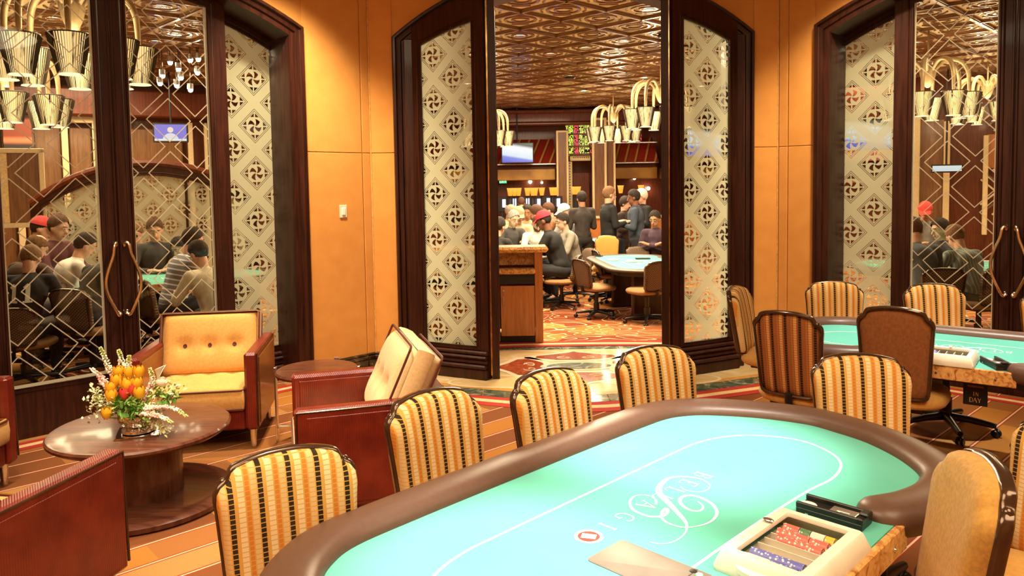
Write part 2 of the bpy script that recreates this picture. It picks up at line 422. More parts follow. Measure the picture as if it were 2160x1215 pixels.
def casing(parent, half, zc, R):
    prof = [(-.005, .0), (-.005, -.05), (.008, -.068), (.026, -.068), (.034, -.05), (.042, -.045), (.072, -.042), (.08, -.026), (.118, -.022), (.124, .0), (.124, .33)]
    lines = []
    for d, y in prof:
        h = half - d; r = R - d
        pts = [(h, y, 0), (h, y, arcz(h, zc, r) * .5)]
        pts += [(h * cos(pi * i / 32), y, arcz(h * cos(pi * i / 32), zc, r)) for i in range(33)]
        pts += [(-h, y, arcz(h, zc, r) * .5), (-h, y, 0)]
        lines.append(pts)
    obj('casing', G().loft(lines, False, False), M['dark_wood'], parent, smooth=30)
def panel(name, parent, w, top, gl, gr, gb, gtop, loc, rz, glass, base=0.0, th=.05, mirror=False):
    """framed glazed panel: local x 0..w, z up, front faces -y"""
    g = G(); T = th / 2
    def pr(poly, y0=-T, y1=T): g.prism(poly, y0, y1, 'y')
    pr([(0, 0), (gl, 0), (gl, top(gl)), (0, top(0))]); pr([(w - gr, 0), (w, 0), (w, top(w)), (w - gr, top(w - gr))])
    pr([(gl, 0), (w - gr, 0), (w - gr, gb), (gl, gb)])
    xs = [gl + (w - gr - gl) * i / 10 for i in range(11)]
    for a, b in zip(xs, xs[1:]): pr([(a, gtop(a)), (b, gtop(b)), (b, top(b)), (a, top(a))])
    # glazing bead
    path = [(gl, 0, gb), (w - gr, 0, gb)] + [(x, 0, gtop(x)) for x in reversed(xs)]
    g.tube([(x, -T, z) for x, y, z in path], .011, 6, True)
    p2 = [(gl - .03, -T, gb - .03), (w - gr + .03, -T, gb - .03), (w - gr + .03, -T, gtop(w - gr) + .03)] + [(x, -T, gtop(x) + .03) for x in reversed(xs[1:-1])] + [(gl - .03, -T, gtop(gl) + .03)]
    g.tube(p2, .007, 5, True)
    f = obj(name, g, M['dark_wood'], parent, loc, (0, 0, rz), 25)
    gg = G(); gg.add([(gl, 0, gb), (w - gr, 0, gb)] + [(x, 0, gtop(x)) for x in reversed(xs)], [tuple(range(2 + len(xs)))])
    gp = obj('glass_pane', gg, glass, f, smooth=0)
    if glass is M['glass_line']:
        eb = G()
        for a, b in ((gl, gl + .022), (w - gr - .022, w - gr)): eb.add([(a, -.002, gb), (b, -.002, gb), (b, -.002, gtop(b)), (a, -.002, gtop(a))], [(0, 1, 2, 3)])
        eb.add([(gl, -.002, gb), (w - gr, -.002, gb), (w - gr, -.002, gb + .022), (gl, -.002, gb + .022)], [(0, 1, 2, 3)])
        obj('frosted_border', eb, M['glass_matte'], f, smooth=0)
    if base:
        b = G()
        for z0, h, d in ((0, .10, .05), (.10, .035, .062), (.135, .045, .04), (.18, .03, .05), (.21, .04, .03)):
            b.box(w / 2, -T - d / 2, z0 + h / 2, w, d, h, .012)
        obj('base_moulding', b, M['dark_wood'], f)
    return f
def cr(pts, n=6, closed=False):
    P = [Vector(p) for p in pts]; out = []; m = len(P)
    for i in range(m if closed else m - 1):
        p0, p1, p2, p3 = (P[(i - 1) % m] if closed or i else P[0]), P[i], P[(i + 1) % m], (P[(i + 2) % m] if closed or i + 2 < m else P[-1])
        for k in range(n):
            t = k / n
            out.append(.5 * ((2 * p1) + (p2 - p0) * t + (2 * p0 - 5 * p1 + 4 * p2 - p3) * t * t + (3 * p1 - p0 - 3 * p2 + p3) * t ** 3))
    if not closed: out.append(P[-1])
    return out
def handle_pts(sg):
    return [(sg * .030, -.035, 1.28), (sg * .026, -.055, 1.305), (sg * .040, -.075, 1.31), (sg * .050, -.085, 1.285), (sg * .062, -.088, 1.22), (sg * .095, -.09, 1.13), (sg * .118, -.09, 1.04), (sg * .110, -.09, .95), (sg * .075, -.09, .86), (sg * .048, -.085, .80), (sg * .036, -.07, .775), (sg * .022, -.055, .785), (sg * .03, -.035, .80)]
M['handle'] = plain('satin_nickel_gold', (.80, .66, .48), .2, 1.0, .04)
def side_door(n, loc, rz, label):
    d = empty('door_%d' % n, loc, rz, label, None, None, 'structure')
    half, zc, R = 1.47, .30, 3.11
    casing(d, half, zc, R)
    top = lambda s: arcz(s, zc, R - .10)
    gt = lambda s: arcz(s, zc, R - .19)
    for sg in (-1, 1):
        # leaf 0..0.866 from the meeting line; the left one is the mirror
        if sg > 0:
            lf = panel('door_leaf', d, .866, lambda x: top(x), .105, .139, .35, lambda x: gt(x), (.0015, .15, 0), 0, M['glass_line'], .0, .05)
            panel('sidelight', d, .70, lambda x: top(x + .79) + .06, .06, .10, .30, lambda x: gt(x + .79), (.79, .33, 0), 0, M['glass_frost'], .1)
        else:
            lf = panel('door_leaf', d, .866, lambda x: top(x - .866), .139, .105, .35, lambda x: gt(x - .866), (-.8675, .15, 0), 0, M['glass_line'], .0, .05)
            panel('sidelight', d, .70, lambda x: top(x - 1.49) + .06, .10, .06, .30, lambda x: gt(x - 1.49), (-1.49, .33, 0), 0, M['glass_frost'], .1)
        hx = [(p[0] if sg > 0 else p[0] + .866, p[1], p[2]) for p in handle_pts(sg)]
        hx = [tuple(p) for p in cr(hx, 4)]
        g = G(); g.tube(hx, [.0115 + .004 * (i < 8 or i > len(hx) - 9) * abs(sin(i * .6)) for i in range(len(hx))], 8)
        obj('pull_handle', g, M['handle'], lf, smooth=60)
        # meeting stile bead
        obj('astragal', G().box(.012 if sg > 0 else .854, -.03, 1.6, .018, .012, 3.1, .004), M['dark_wood'], lf)
    return d
arch_wall('wall_left', (-2.81, 5.49, 0), radians(45), -2.2, 2.143, 1.47, .30, 3.11, [(1.478, 2.05), (2.055, 2.14)])
arch_wall('wall_right', (3.744, 5.717, 0), radians(-45), -1.816, 2.5, 1.47, .30, 3.11, [(-1.72, -1.478), (-1.81, -1.725)])
arch_wall('wall_center', (X0, 7.0, 0), 0, -1.875, 1.88, 1.638, 1.15, 2.50, [(-1.872, -1.645), (1.645, 1.877)])
side_door(1, (-2.81, 5.49, 0), radians(45), 'closed double glass doors under the arch behind the lounge chairs')
side_door(3, (3.744, 5.717, 0), radians(-45), 'closed double glass doors under the arch behind the far poker table')
d2 = empty('door_2', (X0, 7.0, 0), 0, 'open double doors between frosted sidelights in the central arch', None, None, 'structure')
casing(d2, 1.638, 1.15, 2.50)
for sg in (-1, 1):
    ox, oy = sg * 1.435, -.16     # outer end of the angled sidelight, relative to (X0, 7)
    ix, iy = sg * .785, -.49
    w = math.hypot(ox - ix, oy - iy)
    tp = lambda x, w=w: 3.085 + .245 * (1 - (1 - x / w) ** 1.6)
    tpm = lambda x, w=w: tp(w - x)
    gt = lambda x, w=w: 2.90 + .20 * (1 - (1 - x / w) ** 1.5)
    gtm = lambda x, w=w: gt(w - x)
    if sg < 0:
        f = panel('sidelight', d2, w, tp, .085, .112, .285, gt, (ox, oy, 0), atan2(iy - oy, ix - ox), M['glass_frost'], .2, .055)
    else:
        f = panel('sidelight', d2, w, tpm, .112, .085, .285, gtm, (ix, iy, 0), atan2(oy - iy, ox - ix), M['glass_frost'], .2, .055)
    g = G(); g.box(0, 0, 1.66, .052, .012, 3.26, .003)
    for z in (.3, 1.0, 1.7, 2.4, 3.1): g.cyl(0, -.008, z - .06, z + .06, .011, 8)
    obj('brass_hinge', g, plain('aged_brass', (.55, .36, .16), .22, 1.0, .3, 9), d2, (sg * .757, -.475, 0))
    # the leaf swung back into the hall, seen edge-on
    hx, hy = sg * .735, -.50
    dirx = -.022 if sg < 0 else .20
    a = atan2(1, dirx)
    tl = lambda x: 3.28 + .10 * (x / .80)
    panel('door_leaf', d2, .80, tl, .10, .10, .35, lambda x: tl(x) - .14, (hx, hy, 0), a, M['glass_line'], 0, .062)
# jamb returns and dark soffit that close the bay against the wall
for sg in (-1, 1):
    obj('bay_jamb', G().box(sg * 1.475, .06, 1.50, .10, .44, 3.0, .01), M['dark_wood'], d2)
g = G()
xs = [-1.51 * cos(pi * i / 24) for i in range(25)]
for a, b in zip(xs, xs[1:]):
    g.prism([(a, arcz(a, 1.15, 2.38) - .06), (b, arcz(b, 1.15, 2.38) - .06), (b, arcz(b, 1.15, 2.40)), (a, arcz(a, 1.15, 2.40))], -.02, .25, 'y')
obj('arch_header', g, M['dark_wood'], d2)
for x, y in ((-1.295, 7.0), (2.46, 7.0)):
    obj('trim_1' if x < 0 else 'trim_2', G().cyl(x + (.012 if x < 0 else -.012), y - .012, .15, HC - .04, .007, 8), M['seam'], kind='structure')
# light switch on the left wall
sw = empty('light_switch', (-2.81 + .7071 * 1.83, 5.49 + .7071 * 1.83, 1.475), radians(45), 'small ivory switch plate on the orange wall left of the central arch', 'switch')
obj('plate', G().box(0, -.017, 0, .075, .010, .115, .004), M['ivory_plastic'], sw)
obj('toggle', G().box(0, -.025, 0, .034, .010, .066, .003), M['white_print'], sw)

# ---------------------------------------------------------------- marble medallion and woven border in front of the doors
yF = lambda x, d=0: 5.80 + d + .40 * (sqrt((x - X0) ** 2 + .12) - .346)
yB = lambda x, d=0: 7.78 + d - .06 * (x - X0) ** 2
def strip(x0, x1, f0, f1, z0, z1, n):
    xs = [x0 + (x1 - x0) * i / n for i in range(n + 1)]
    return G().prism([(x, f0(x)) for x in xs] + [(x, f1(x)) for x in reversed(xs)], z0, z1)
for d0, d1, m, nm in [(-.27, -.18, 'carpet_red', 'red_border'), (-.18, -.105, 'carpet_cream', 'cream_border'), (-.105, -.025, 'carpet_red', 'red_border')]:
    obj(nm, strip(-1.3, 2.46, lambda x: yF(x, d0), lambda x: yF(x, d1), 0, .0035, 30), M[m], floor, smooth=0)
    a, b = -d1 + .0, -d0
    obj(nm, strip(-1.1, 2.3, lambda x: yB(x, a), lambda x: yB(x, b), 0, .0045, 16), M[m], floor, smooth=0)
# straight borders along the two side walls
for (loc, rz, xa, xb) in [((-2.81, 5.49, 0), radians(45), -2.1, 1.85), ((3.744, 5.717, 0), radians(-45), -1.6, 2.2)]:
    for y0, y1, m, nm in [(-.13, -.07, 'carpet_red', 'red_border'), (-.07, -.01, 'carpet_cream', 'cream_border'), (-.01, .05, 'carpet_red', 'red_border')]:
        obj(nm, G().box((xa + xb) / 2, (y0 + y1) / 2, .0016, xb - xa, y1 - y0, .0032), M[m], floor, loc, (0, 0, rz), 0)
obj('marble_field', strip(-1.2, 2.36, lambda x: yF(x, .19), lambda x: yB(x, -.13), 0, .003, 24), M['marble_cream'], floor, smooth=0)
n = 11
for i in range(n):
    a = -1.25 + i * 3.66 / n; b = a + 3.66 / n - .008
    obj('green_marble_tile', strip(a, b, lambda x: yF(x, -.02), lambda x: yF(x, .165), 0, .004, 5), M['marble_green'], floor, smooth=0)
    obj('green_marble_tile', strip(a, b, lambda x: yB(x, -.12), lambda x: yB(x, -.005), 0, .004, 3), M['marble_green'], floor, smooth=0)
obj('amber_marble_strip', strip(-1.2, 2.36, lambda x: yF(x, .17), lambda x: yF(x, .25), 0, .0042, 24), plain('amber_marble', (.70, .36, .10), .12, coat=.3), floor, smooth=0)
CX, CY = .60, 6.93
def ell(cx, cy, a, b, n=36, rot=0): return [(cx + a * cos(t) * cos(rot) - b * sin(t) * sin(rot), cy + a * cos(t) * sin(rot) + b * sin(t) * cos(rot)) for t in (2 * pi * i / n for i in range(n))]
def inlay(nm, poly, m, z, rim=None):
    obj(nm, G().prism(poly, .002, z), M[m], floor, smooth=0)
for sx in (-1, 1):
    for sy in (-1, 1):
        inlay('cream_marble_oval', ell(CX + sx * .62, CY + sy * .50, .56, .21, 30), 'marble_pale', .0046)
        inlay('cream_marble_oval', ell(CX + sx * .62, CY + sy * .50, .53, .185, 30), 'marble_cream', .0052)
for k4 in range(4):
    an = k4 * pi / 2
    A, B = (.50, .44) if k4 % 2 else (.62, .36)
    def T(u, v): 
        x, y = u * cos(an) - v * sin(an), u * sin(an) + v * cos(an)
        return (CX + x * (1.25 if k4 % 2 == 0 else 1.2), CY + y * .95)
    lobe = [T(.30, -.34), T(.36, -.42), T(.46, -.40), T(.54, -.22), T(.64, -.05), T(.70, 0), T(.64, .05), T(.54, .22), T(.46, .40), T(.36, .42), T(.30, .34), T(.22, .2), T(.20, 0), T(.22, -.2)]
    inlay('pale_marble_loop', lobe, 'marble_pale', .0058)
    c = [sum(p[0] for p in lobe) / 14, sum(p[1] for p in lobe) / 14]
    inlay('red_marble_petal', [(c[0] + (x - c[0]) * .78, c[1] + (y - c[1]) * .78) for x, y in lobe], 'marble_red', .0064)
    for s2 in (-1, 1):
        g = G(); sp = [T(.36 + .05 * cos(t) * (1 - t / 9), s2 * (.09 + .075 * sin(t) * (1 - t / 9)) ) for t in [i * .5 for i in range(13)]]
        g.tube([(x, y, .0064) for x, y in sp], .006, 4)
        obj('cream_scroll_inlay', g, M['marble_pale'], floor)
inlay('pale_marble_ring', ell(CX, CY, .36, .16), 'marble_pale', .0070)
inlay('green_marble_oval', ell(CX, CY, .30, .125), 'marble_green', .0078)
# ---------------------------------------------------------------- poker tables
def ribbon(pts, w, z, g=None, closed=False):
    g = g or G(); L = []; R = []; m = len(pts)
    for i, p in enumerate(pts):
        a = pts[(i - 1) % m] if closed or i else pts[0]; b = pts[(i + 1) % m] if closed or i < m - 1 else pts[-1]
        t = Vector((b[0] - a[0], b[1] - a[1])); t.normalize() if t.length > 1e-9 else None
        ww = (w[i] if isinstance(w, list) else w) / 2
        zz = z + i * 1.5e-6; L.append((p[0] - t.y * ww, p[1] + t.x * ww, zz)); R.append((p[0] + t.y * ww, p[1] - t.x * ww, zz))
    n = m; v = L + R
    f = [(i, i + 1, n + i + 1, n + i) for i in range(n - 1)]
    if closed: f.append((n - 1, 0, n, 2 * n - 1))
    return g.add(v, f)
GLY = {  # strokes in a unit-high box: (points, width)
 'B': [([(.08, 0), (.08, 1)], .13), ([(-.02, 1), (.3, 1), (.48, .9), (.5, .76), (.42, .6), (.26, .53), (.08, .53)], .06), ([(.26, .53), (.46, .47), (.56, .3), (.5, .1), (.32, 0), (-.02, 0)], .07)],
 'E': [([(.08, 0), (.08, 1)], .13), ([(-.02, 1), (.52, 1), (.54, .84)], .05), ([(.08, .52), (.38, .52)], .05), ([(-.02, 0), (.54, 0), (.57, .18)], .05)],
 'L': [([(.08, 0), (.08, 1)], .13), ([(-.03, 1), (.2, 1)], .04), ([(-.03, 0), (.5, 0), (.55, .2)], .05)],
 'A': [([(0, 0), (.34, 1)], .05), ([(.34, 1), (.70, 0)], .13), ([(.14, .34), (.54, .34)], .04), ([(-.08, 0), (.1, 0)], .04), ([(.58, 0), (.80, 0)], .04)],
 'G': [([(.68, .78), (.6, .95), (.4, 1.0), (.18, .9), (.04, .7), (.02, .45), (.08, .2), (.24, .04), (.44, 0), (.62, .06), (.66, .16), (.66, .42)], .08), ([(.5, .42), (.78, .42)], .05)],
 'I': [([(.12, 0), (.12, 1)], .14), ([(0, 1), (.24, 1)], .04), ([(0, 0), (.24, 0)], .04)],
 'O': [([(.36 + .36 * sin(a), .5 + .5 * cos(a)) for a in [i * pi / 8 for i in range(17)]], .09)],
 'N': [([(.06, 0), (.06, 1)], .07), ([(.06, 1), (.6, 0)], .13), ([(.6, 0), (.6, 1)], .07)],
 'D': [([(.08, 0), (.08, 1)], .13), ([(-.02, 1), (.3, 1), (.55, .85), (.64, .5), (.55, .15), (.3, 0), (-.02, 0)], .08)],
 'Y': [([(0, 1), (.32, .48)], .12), ([(.64, 1), (.32, .48)], .06), ([(.32, .5), (.32, 0)], .12)],
 'P': [([(.08, 0), (.08, 1)], .13), ([(-.02, 1), (.34, 1), (.52, .88), (.54, .72), (.46, .55), (.3, .48), (.08, .48)], .07)],
 'K': [([(.08, 0), (.08, 1)], .13), ([(.58, 1), (.1, .45)], .06), ([(.2, .55), (.64, 0)], .12)],
 'R': [([(.08, 0), (.08, 1)], .13), ([(-.02, 1), (.34, 1), (.52, .88), (.54, .72), (.46, .55), (.3, .5), (.08, .5)], .07), ([(.3, .5), (.62, 0)], .12)],
 '1': [([(.14, .8), (.34, 1)], .16), ([(.32, 0), (.32, 1)], .22), ([(.1, .04), (.54, .04)], .12)],
}
def letter(ch, x, y, h, z, ang=0.0):
    """flat letter centred on x, y; ang turns the reading direction"""
    g = G(); w = max(max(p[0] for p in s[0]) for s in GLY[ch])
    c, n = cos(ang), sin(ang)
    for i, (pts, wd) in enumerate(GLY[ch]):
        q = [((u - w / 2) * h, (v - .5) * h) for u, v in pts]
        ribbon([(x + a * c - b * n, y + a * n + b * c) for a, b in q], wd * h, z + i * .00012, g)
    return g
LOGO_A = [(2.012, -1.28), (1.998, -1.259), (2.001, -1.235), (2.018, -1.213), (2.043, -1.206), (2.07, -1.212), (2.088, -1.224), (2.106, -1.259), (2.099, -1.295), (2.075, -1.328), (2.039, -1.344), (1.99, -1.336), (1.947, -1.318), (1.915, -1.291), (1.893, -1.257), (1.867, -1.218), (1.834, -1.171), (1.809, -1.137), (1.783, -1.115), (1.752, -1.1), (1.715, -1.092), (1.678, -1.094), (1.651, -1.108), (1.642, -1.124), (1.639, -1.138)]
LOGO_B = [(1.949, -1.181), (1.938, -1.16), (1.92, -1.146), (1.897, -1.143), (1.883, -1.159), (1.887, -1.186), (1.906, -1.214), (1.931, -1.23), (1.958, -1.231), (1.976, -1.216), (1.978, -1.184), (1.963, -1.143), (1.938, -1.114), (1.906, -1.094), (1.866, -1.084), (1.828, -1.087), (1.796, -1.1), (1.775, -1.116), (1.766, -1.142), (1.768, -1.172), (1.785, -1.198), (1.813, -1.216), (1.836, -1.223), (1.843, -1.22), (1.831, -1.209), (1.805, -1.201), (1.786, -1.205), (1.768, -1.224), (1.764, -1.252), (1.77, -1.285), (1.793, -1.315), (1.824, -1.335), (1.855, -1.341), (1.878, -1.327), (1.884, -1.3), (1.87, -1.276), (1.846, -1.26)]
def lg(pts): return [(t - 1.82, -(n + 1.25)) for t, n in pts]
RAILH = [(.425, -.515), (.51, -.56), (.62, -.588), (.735, -.590), (.84, -.558), (.968, -.441), (1.07, -.285), (1.115, -.14), (1.135, .01), (1.08, .21), (.97, .40), (.87, .49), (.75, .535), (.55, .545), (.25, .548), (0, .548)]
def poker_table(loc, rz, label):
    t = empty('poker_table', loc, rz, label, 'table')
    half = cr([(x, y, 0) for x, y in RAILH], 5)
    path = [(p.x * .988, p.y * .974) for p in half] + [(-p.x * .988, p.y * .974) for p in reversed(half[:-1])]
    m = len(path); rings = []
    for i in range(m):
        a = path[max(0, i - 1)]; b = path[min(m - 1, i + 1)]
        d = Vector((b[0] - a[0], b[1] - a[1])); d.normalize(); nx, ny = d.y, -d.x
        rings.append((path[i], (nx, ny), (d.x, d.y), 1.0))
    # rounded ends
    def endcap(r, sg):
        (p, nn, d, _) = r; out = []
        for k in range(5):
            th = (k + .5) * pi / 2 / 5.5
            out.append(((p[0] + sg * d[0] * .075 * cos(th), p[1] + sg * d[1] * .075 * cos(th)), nn, d, sin(th)))
        return out
    rings = endcap(rings[0], -1) + rings + list(reversed(endcap(rings[-1], 1)))
    lv = []
    for p, nn, d, sc in rings:
        ring = []
        for k in range(16):
            c, s = cos(2 * pi * k / 16), sin(2 * pi * k / 16)
            cx = math.copysign(abs(c) ** .8, c) * .080 * sc; cz = math.copysign(abs(s) ** .8, s) * .050 * (sc ** .5 if sc < 1 else 1)
            ring.append((p[0] + nn[0] * cx, p[1] + nn[1] * cx, .733 + cz))
        lv.append(ring)
    obj('padded_rail', G().loft(lv), M['rail'], t, smooth=60)
    fp = path + [(-.40, -.545), (.40, -.545)]
    obj('felt', G().prism(fp, .72, .742), M['felt'], t, smooth=0)
    ap = G().box(0, -.556, .705, .80, .022, .075, .004)
    w = obj('wood_apron', ap, M['burl'], t)
    for x in (-.30, 0, .30): obj('screw', G().lathe([(.001, 0), (.007, 0), (.006, .004), (.001, .005)], 10), M['chrome'], w, (x, -.567, .70), (pi / 2, 0, 0))
    sk = [(p.x * .93, p.y * .93) for p in half]
    obj('underframe', G().prism([(x * .93, y * .9) for x, y in path], .64, .715), M['black'], t, smooth=0)
    for sx in (-1, 1):
        g = G().box(sx * .58, .02, .34, .10, .42, .62, .02); g.box(sx * .58, .0, .03, .16, .50, .05, .02)
        obj('pedestal', g, M['dark_wood'], t)
    z = .7426
    rt = [(.85, -.06), (.80, .08), (.70, .165), (.57, .205), (.40, .21)]
    rp = [(.40, -.272), (.57, -.288), (.71, -.262), (.80, -.19), (.85, -.06)]
    loop = rp + rt[1:] + [(0, .21), (-.40, .21)] + [(-x, y) for x, y in reversed(rt[:-1])] + [(-x, y) for x, y in reversed(rp[:-1])] + [(0, -.265)]
    lp = [(p.x, p.y) for p in cr([(x, y, 0) for x, y in loop], 6, True)]
    obj('betting_line', ribbon(lp, .0085, z, closed=True), M['white_print'], t, smooth=0)
    for pts in (LOGO_A, LOGO_B):
        q = cr([(x, y, 0) for x, y in lg(pts)], 5); mm = len(q)
        wd = [.004 + .016 * max(0, sin(pi * min(1, max(0, (i / mm - .28) / .52)))) ** 1.6 if pts is LOGO_A else .004 + .007 * abs(sin(2.2 * pi * i / mm)) for i in range(mm)]
        obj('script_flourish', ribbon([(p.x, p.y) for p in q], wd, z + .0002), M['white_print'], t, smooth=0, fix=False)
    for ch, a in zip('BELLAGI', (.317, .231, .151, .084, .003, -.105, -.186)):
        obj('printed_letter', letter(ch, a, .026, .056, z + .0004, pi), M['white_print'], t, smooth=0)
    disc = G().lathe([(.001, 0), (.040, 0), (.040, .0004), (.001, .0004)], 28)
    d = obj('printed_disc', disc, M['white_print'], t, (-.268, .026, z), smooth=0)
    obj('maroon_ring', G().lathe([(.001, 0), (.030, 0), (.030, .0003), (.001, .0003)], 24), M['maroon_print'], d, (0, 0, .0004), smooth=0)
    obj('white_card', G().box(0, 0, 0, .026, .040, .0004, .0001, .5), M['white_print'], d, (0, 0, .0010), smooth=0)
    return t
T1 = (.403, 2.171, 0); R1 = radians(45)
T2 = (2.46, 4.22, 0); R2 = radians(-37.7)
poker_table(T1, R1, 'large oval poker table with teal felt and brown padded rail in front')
poker_table(T2, R2, 'teal felt poker table with brown rail behind, beside the right-hand glass doors').scale = (.86, .86, 1)
def onT(T, r, a, y, z=0):
    if T is T2: a, y = a * .86, y * .86
    return (T[0] + a * cos(r) - y * sin(r), T[1] + a * sin(r) + y * cos(r), z)
def rrect(hx, hy, r, n=4):
    o = []
    for cx, cy, a0 in ((hx - r, hy - r, 0), (-hx + r, hy - r, pi / 2), (-hx + r, -hy + r, pi), (hx - r, -hy + r, 1.5 * pi)):
        for k in range(n + 1): o.append((cx + r * cos(a0 + k * pi / 2 / n), cy + r * sin(a0 + k * pi / 2 / n)))
    return o
k = N('pink_white_chips'); vo = k.n('ShaderNodeTexVoronoi'); k.l(k.co(), vo.inputs[0]); vo.inputs['Scale'].default_value = 130
def chipmat(name, c):
    k = N(name); x = k.xyz(); vo = k.n('ShaderNodeTexVoronoi'); k.l(k.co(), vo.inputs[0]); vo.inputs['Scale'].default_value = 120
    ed = k.m('LESS_THAN', k.m('FRACT', k.m('DIVIDE', x[1], .0035)), .14)
    cc = k.mix(k.m('LESS_THAN', vo.outputs['Distance'], .34), c, (.85, .82, .78))
    return k.done(k.pbr(k.mix(k.m('MULTIPLY', ed, .6), cc, tuple(v * .35 for v in c)), .4))
CH = {'red': chipmat('red_chips', (.74, .17, .13)), 'blue': chipmat('blue_chips', (.16, .18, .58)), 'white': chipmat('white_chips', (.86, .82, .70)), 'green': chipmat('green_chips', (.10, .24, .12)), 'yellow': chipmat('yellow_chips', (.80, .55, .05))}
def chip_tray(T, r, lab, chips, where, flip=1):
    loc = onT(T, r, -.015, -.43, .742)
    t = empty('chip_tray', loc, r, lab, 'tray')
    g = G(); L = [[(x, y, z) for x, y in rrect(hx, hy, rr)] for hx, hy, rr, z in [(.178, .125, .012, .0), (.180, .127, .012, .012), (.167, .113, .012, .048), (.162, .108, .010, .053), (.142, .082, .006, .053), (.140, .080, .006, .046), (.140, .080, .006, .042)]]
    g.loft(L, True, False)
    obj('cover_frame', g, M['ivory_plastic'], t, smooth=40)
    obj('tray_floor', G().box(0, 0, .006, .30, .20, .008), plain('tray_well', (.62, .54, .42), .5), t)
    for x in [-.108 + i * .036 for i in range(7)]: obj('slot_divider', G().box(x, 0, .022, .003, .155, .026), M['ivory_plastic'], t)
    obj('window', G().box(0, 0, .0485, .279, .159, .0012), M['acrylic'], t, smooth=0)
    h = [(.060 * cos(a), .026 * sin(a)) for a in [pi * i / 12 for i in range(13)]]
    obj('carry_lip', G().prism([(-.178 - y, x) for x, y in h], .022, .034), M['ivory_plastic'], t)
    obj('lock_emblem', G().lathe([(.001, 0), (.013, 0), (.011, .002), (.001, .0025)], 16, sx=.7, sy=1.2), M['chrome'], t, (.05, .092, .060))
    for row, segs in enumerate(chips):
        for (c, y0, y1) in segs:
            x = -.126 + row * .036
            o = obj('chip_row', G().lathe([(.001, 0), (.0165, 0), (.0165, y1 - y0), (.001, y1 - y0)], 14), CH[c], None, smooth=40)
            o.data.transform(Matrix.Rotation(-pi / 2, 4, 'X'))
            p = onT(loc, r, x, y0); o.location = (p[0], p[1], .742 + .0285); o.rotation_euler = (0, 0, r)
            tag(o, None, 'chips', 'poker chips under the tray window')
            o['label'] = 'row of %s chips %s' % (c, where[row] % (' (inner half)' if y1 > .03 and len(segs) > 1 else ''))
    return t
CHIPS = [[('blue', -.065, .0), ('white', .002, .06)], [('blue', -.068, .066)], [], [], [('red', -.066, .05)], [('red', -.066, -.02), ('red', -.018, .066)], [('yellow', -.068, -.045), ('white', -.043, -.008), ('green', -.006, .022), ('red', .024, .066)], []]
CHIPS = CHIPS[:7]
wh = lambda T: ['%s' % T] * 7
def tagrows(tab):
    names = {}
    return names
W1 = ['nearest the lip of the front chip tray%s', 'second from the lip of the front chip tray%s', '', '', 'beside the empty slots of the front chip tray%s', 'second from the far edge of the front chip tray%s', 'along the far edge of the front chip tray%s']
chip_tray(T1, R1, 'ivory plastic chip tray with a clear window on the front poker table', CHIPS, W1)
W2 = ['%s'] * 7; W2[1] = 'in the tray on the far table, toward its lip%s'; W2[3] = 'in the middle of the tray on the far table%s'
chip_tray(T2, R2, 'ivory chip tray on the far poker table beside the black card holder', [[], [('red', -.06, .05)], [], [('blue', -.06, .03)], [], [], []], W2)
def card_shoe(T, r, a, y, lab, rz=0):
    t = empty('card_holder', onT(T, r, a, y, .742), r + rz, lab, 'card holder')
    g = G().box(0, 0, .010, .078, .185, .020, .003)
    for sx in (-1, 1): g.box(sx * .034, 0, .026, .010, .185, .016, .002)
    g.box(0, -.085, .026, .078, .018, .018, .003)
    obj('body', g, M['black'], t)
    obj('lid_plate', G().box(0, -.028, .0225, .056, .072, .003), M['grey_panel'], t)
    obj('card_stop', G().box(0, -.087, .038, .030, .026, .010, .004), M['black'], t)
    a = G(); ribbon([(0, -.045), (0, -.012)], .005, .0245, a); ribbon([(-.006, -.02), (0, -.010)], .004, .0246, a); ribbon([(-.027, -.063), (.027, -.063)], .003, .0245, a); ribbon([(-.027, -.063), (-.027, .006)], .0025, .0245, a)
    obj('printed_arrow', a, M['white_print'], t, smooth=0)
    obj('thumb_notch', G().lathe([(.001, 0), (.020, 0), (.018, .0025), (.001, .003)], 16, sx=.7, sy=1.2), M['ivory_plastic'], t, (0, .070, .020))
    for sx in (-1, 1): obj('foot_screw', G().cyl(sx * .036, .06, .004, .008, .006, 8), M['chrome'], t)
    return t
card_shoe(T1, R1, .293, -.405, 'black card holder with a white arrow beside the front chip tray')
card_shoe(T2, R2, .02 + .27, -.43, 'small black card holder on the far poker table', .5)
# flush shuffler plate
t = empty('shuffler_plate', onT(T1, R1, -.298, -.19, .742), R1, 'grey metal shuffler plate with a green lamp set in the front felt', 'card shuffler')
obj('plate', G().loft([[(x, y, z) for x, y in rrect(.075, .14, .014)] for z in (-.004, .002)] + [[(x, y, .0035) for x, y in rrect(.072, .137, .012)]]), M['grey_panel'], t, smooth=30)
obj('plate_seam', ribbon([(-.072, -.075), (.010, -.085), (.026, -.094), (.072, -.094)], .002, .0041), M['black'], t, smooth=0)
obj('start_button', G().lathe([(.001, 0), (.013, 0), (.011, .004), (.001, .005)], 18), glow('green_lamp', (.05, .5, .08), .7), t, (.045, -.115, .003))
obj('button_face', G().lathe([(.001, 0), (.0085, 0), (.008, .002), (.001, .0025)], 16), M['white_print'], t, (.045, -.115, .0078))
obj('sensor_window', G().lathe([(.001, 0), (.010, 0), (.009, .002), (.001, .0025)], 14), M['black'], t, (.058, -.09, .003))
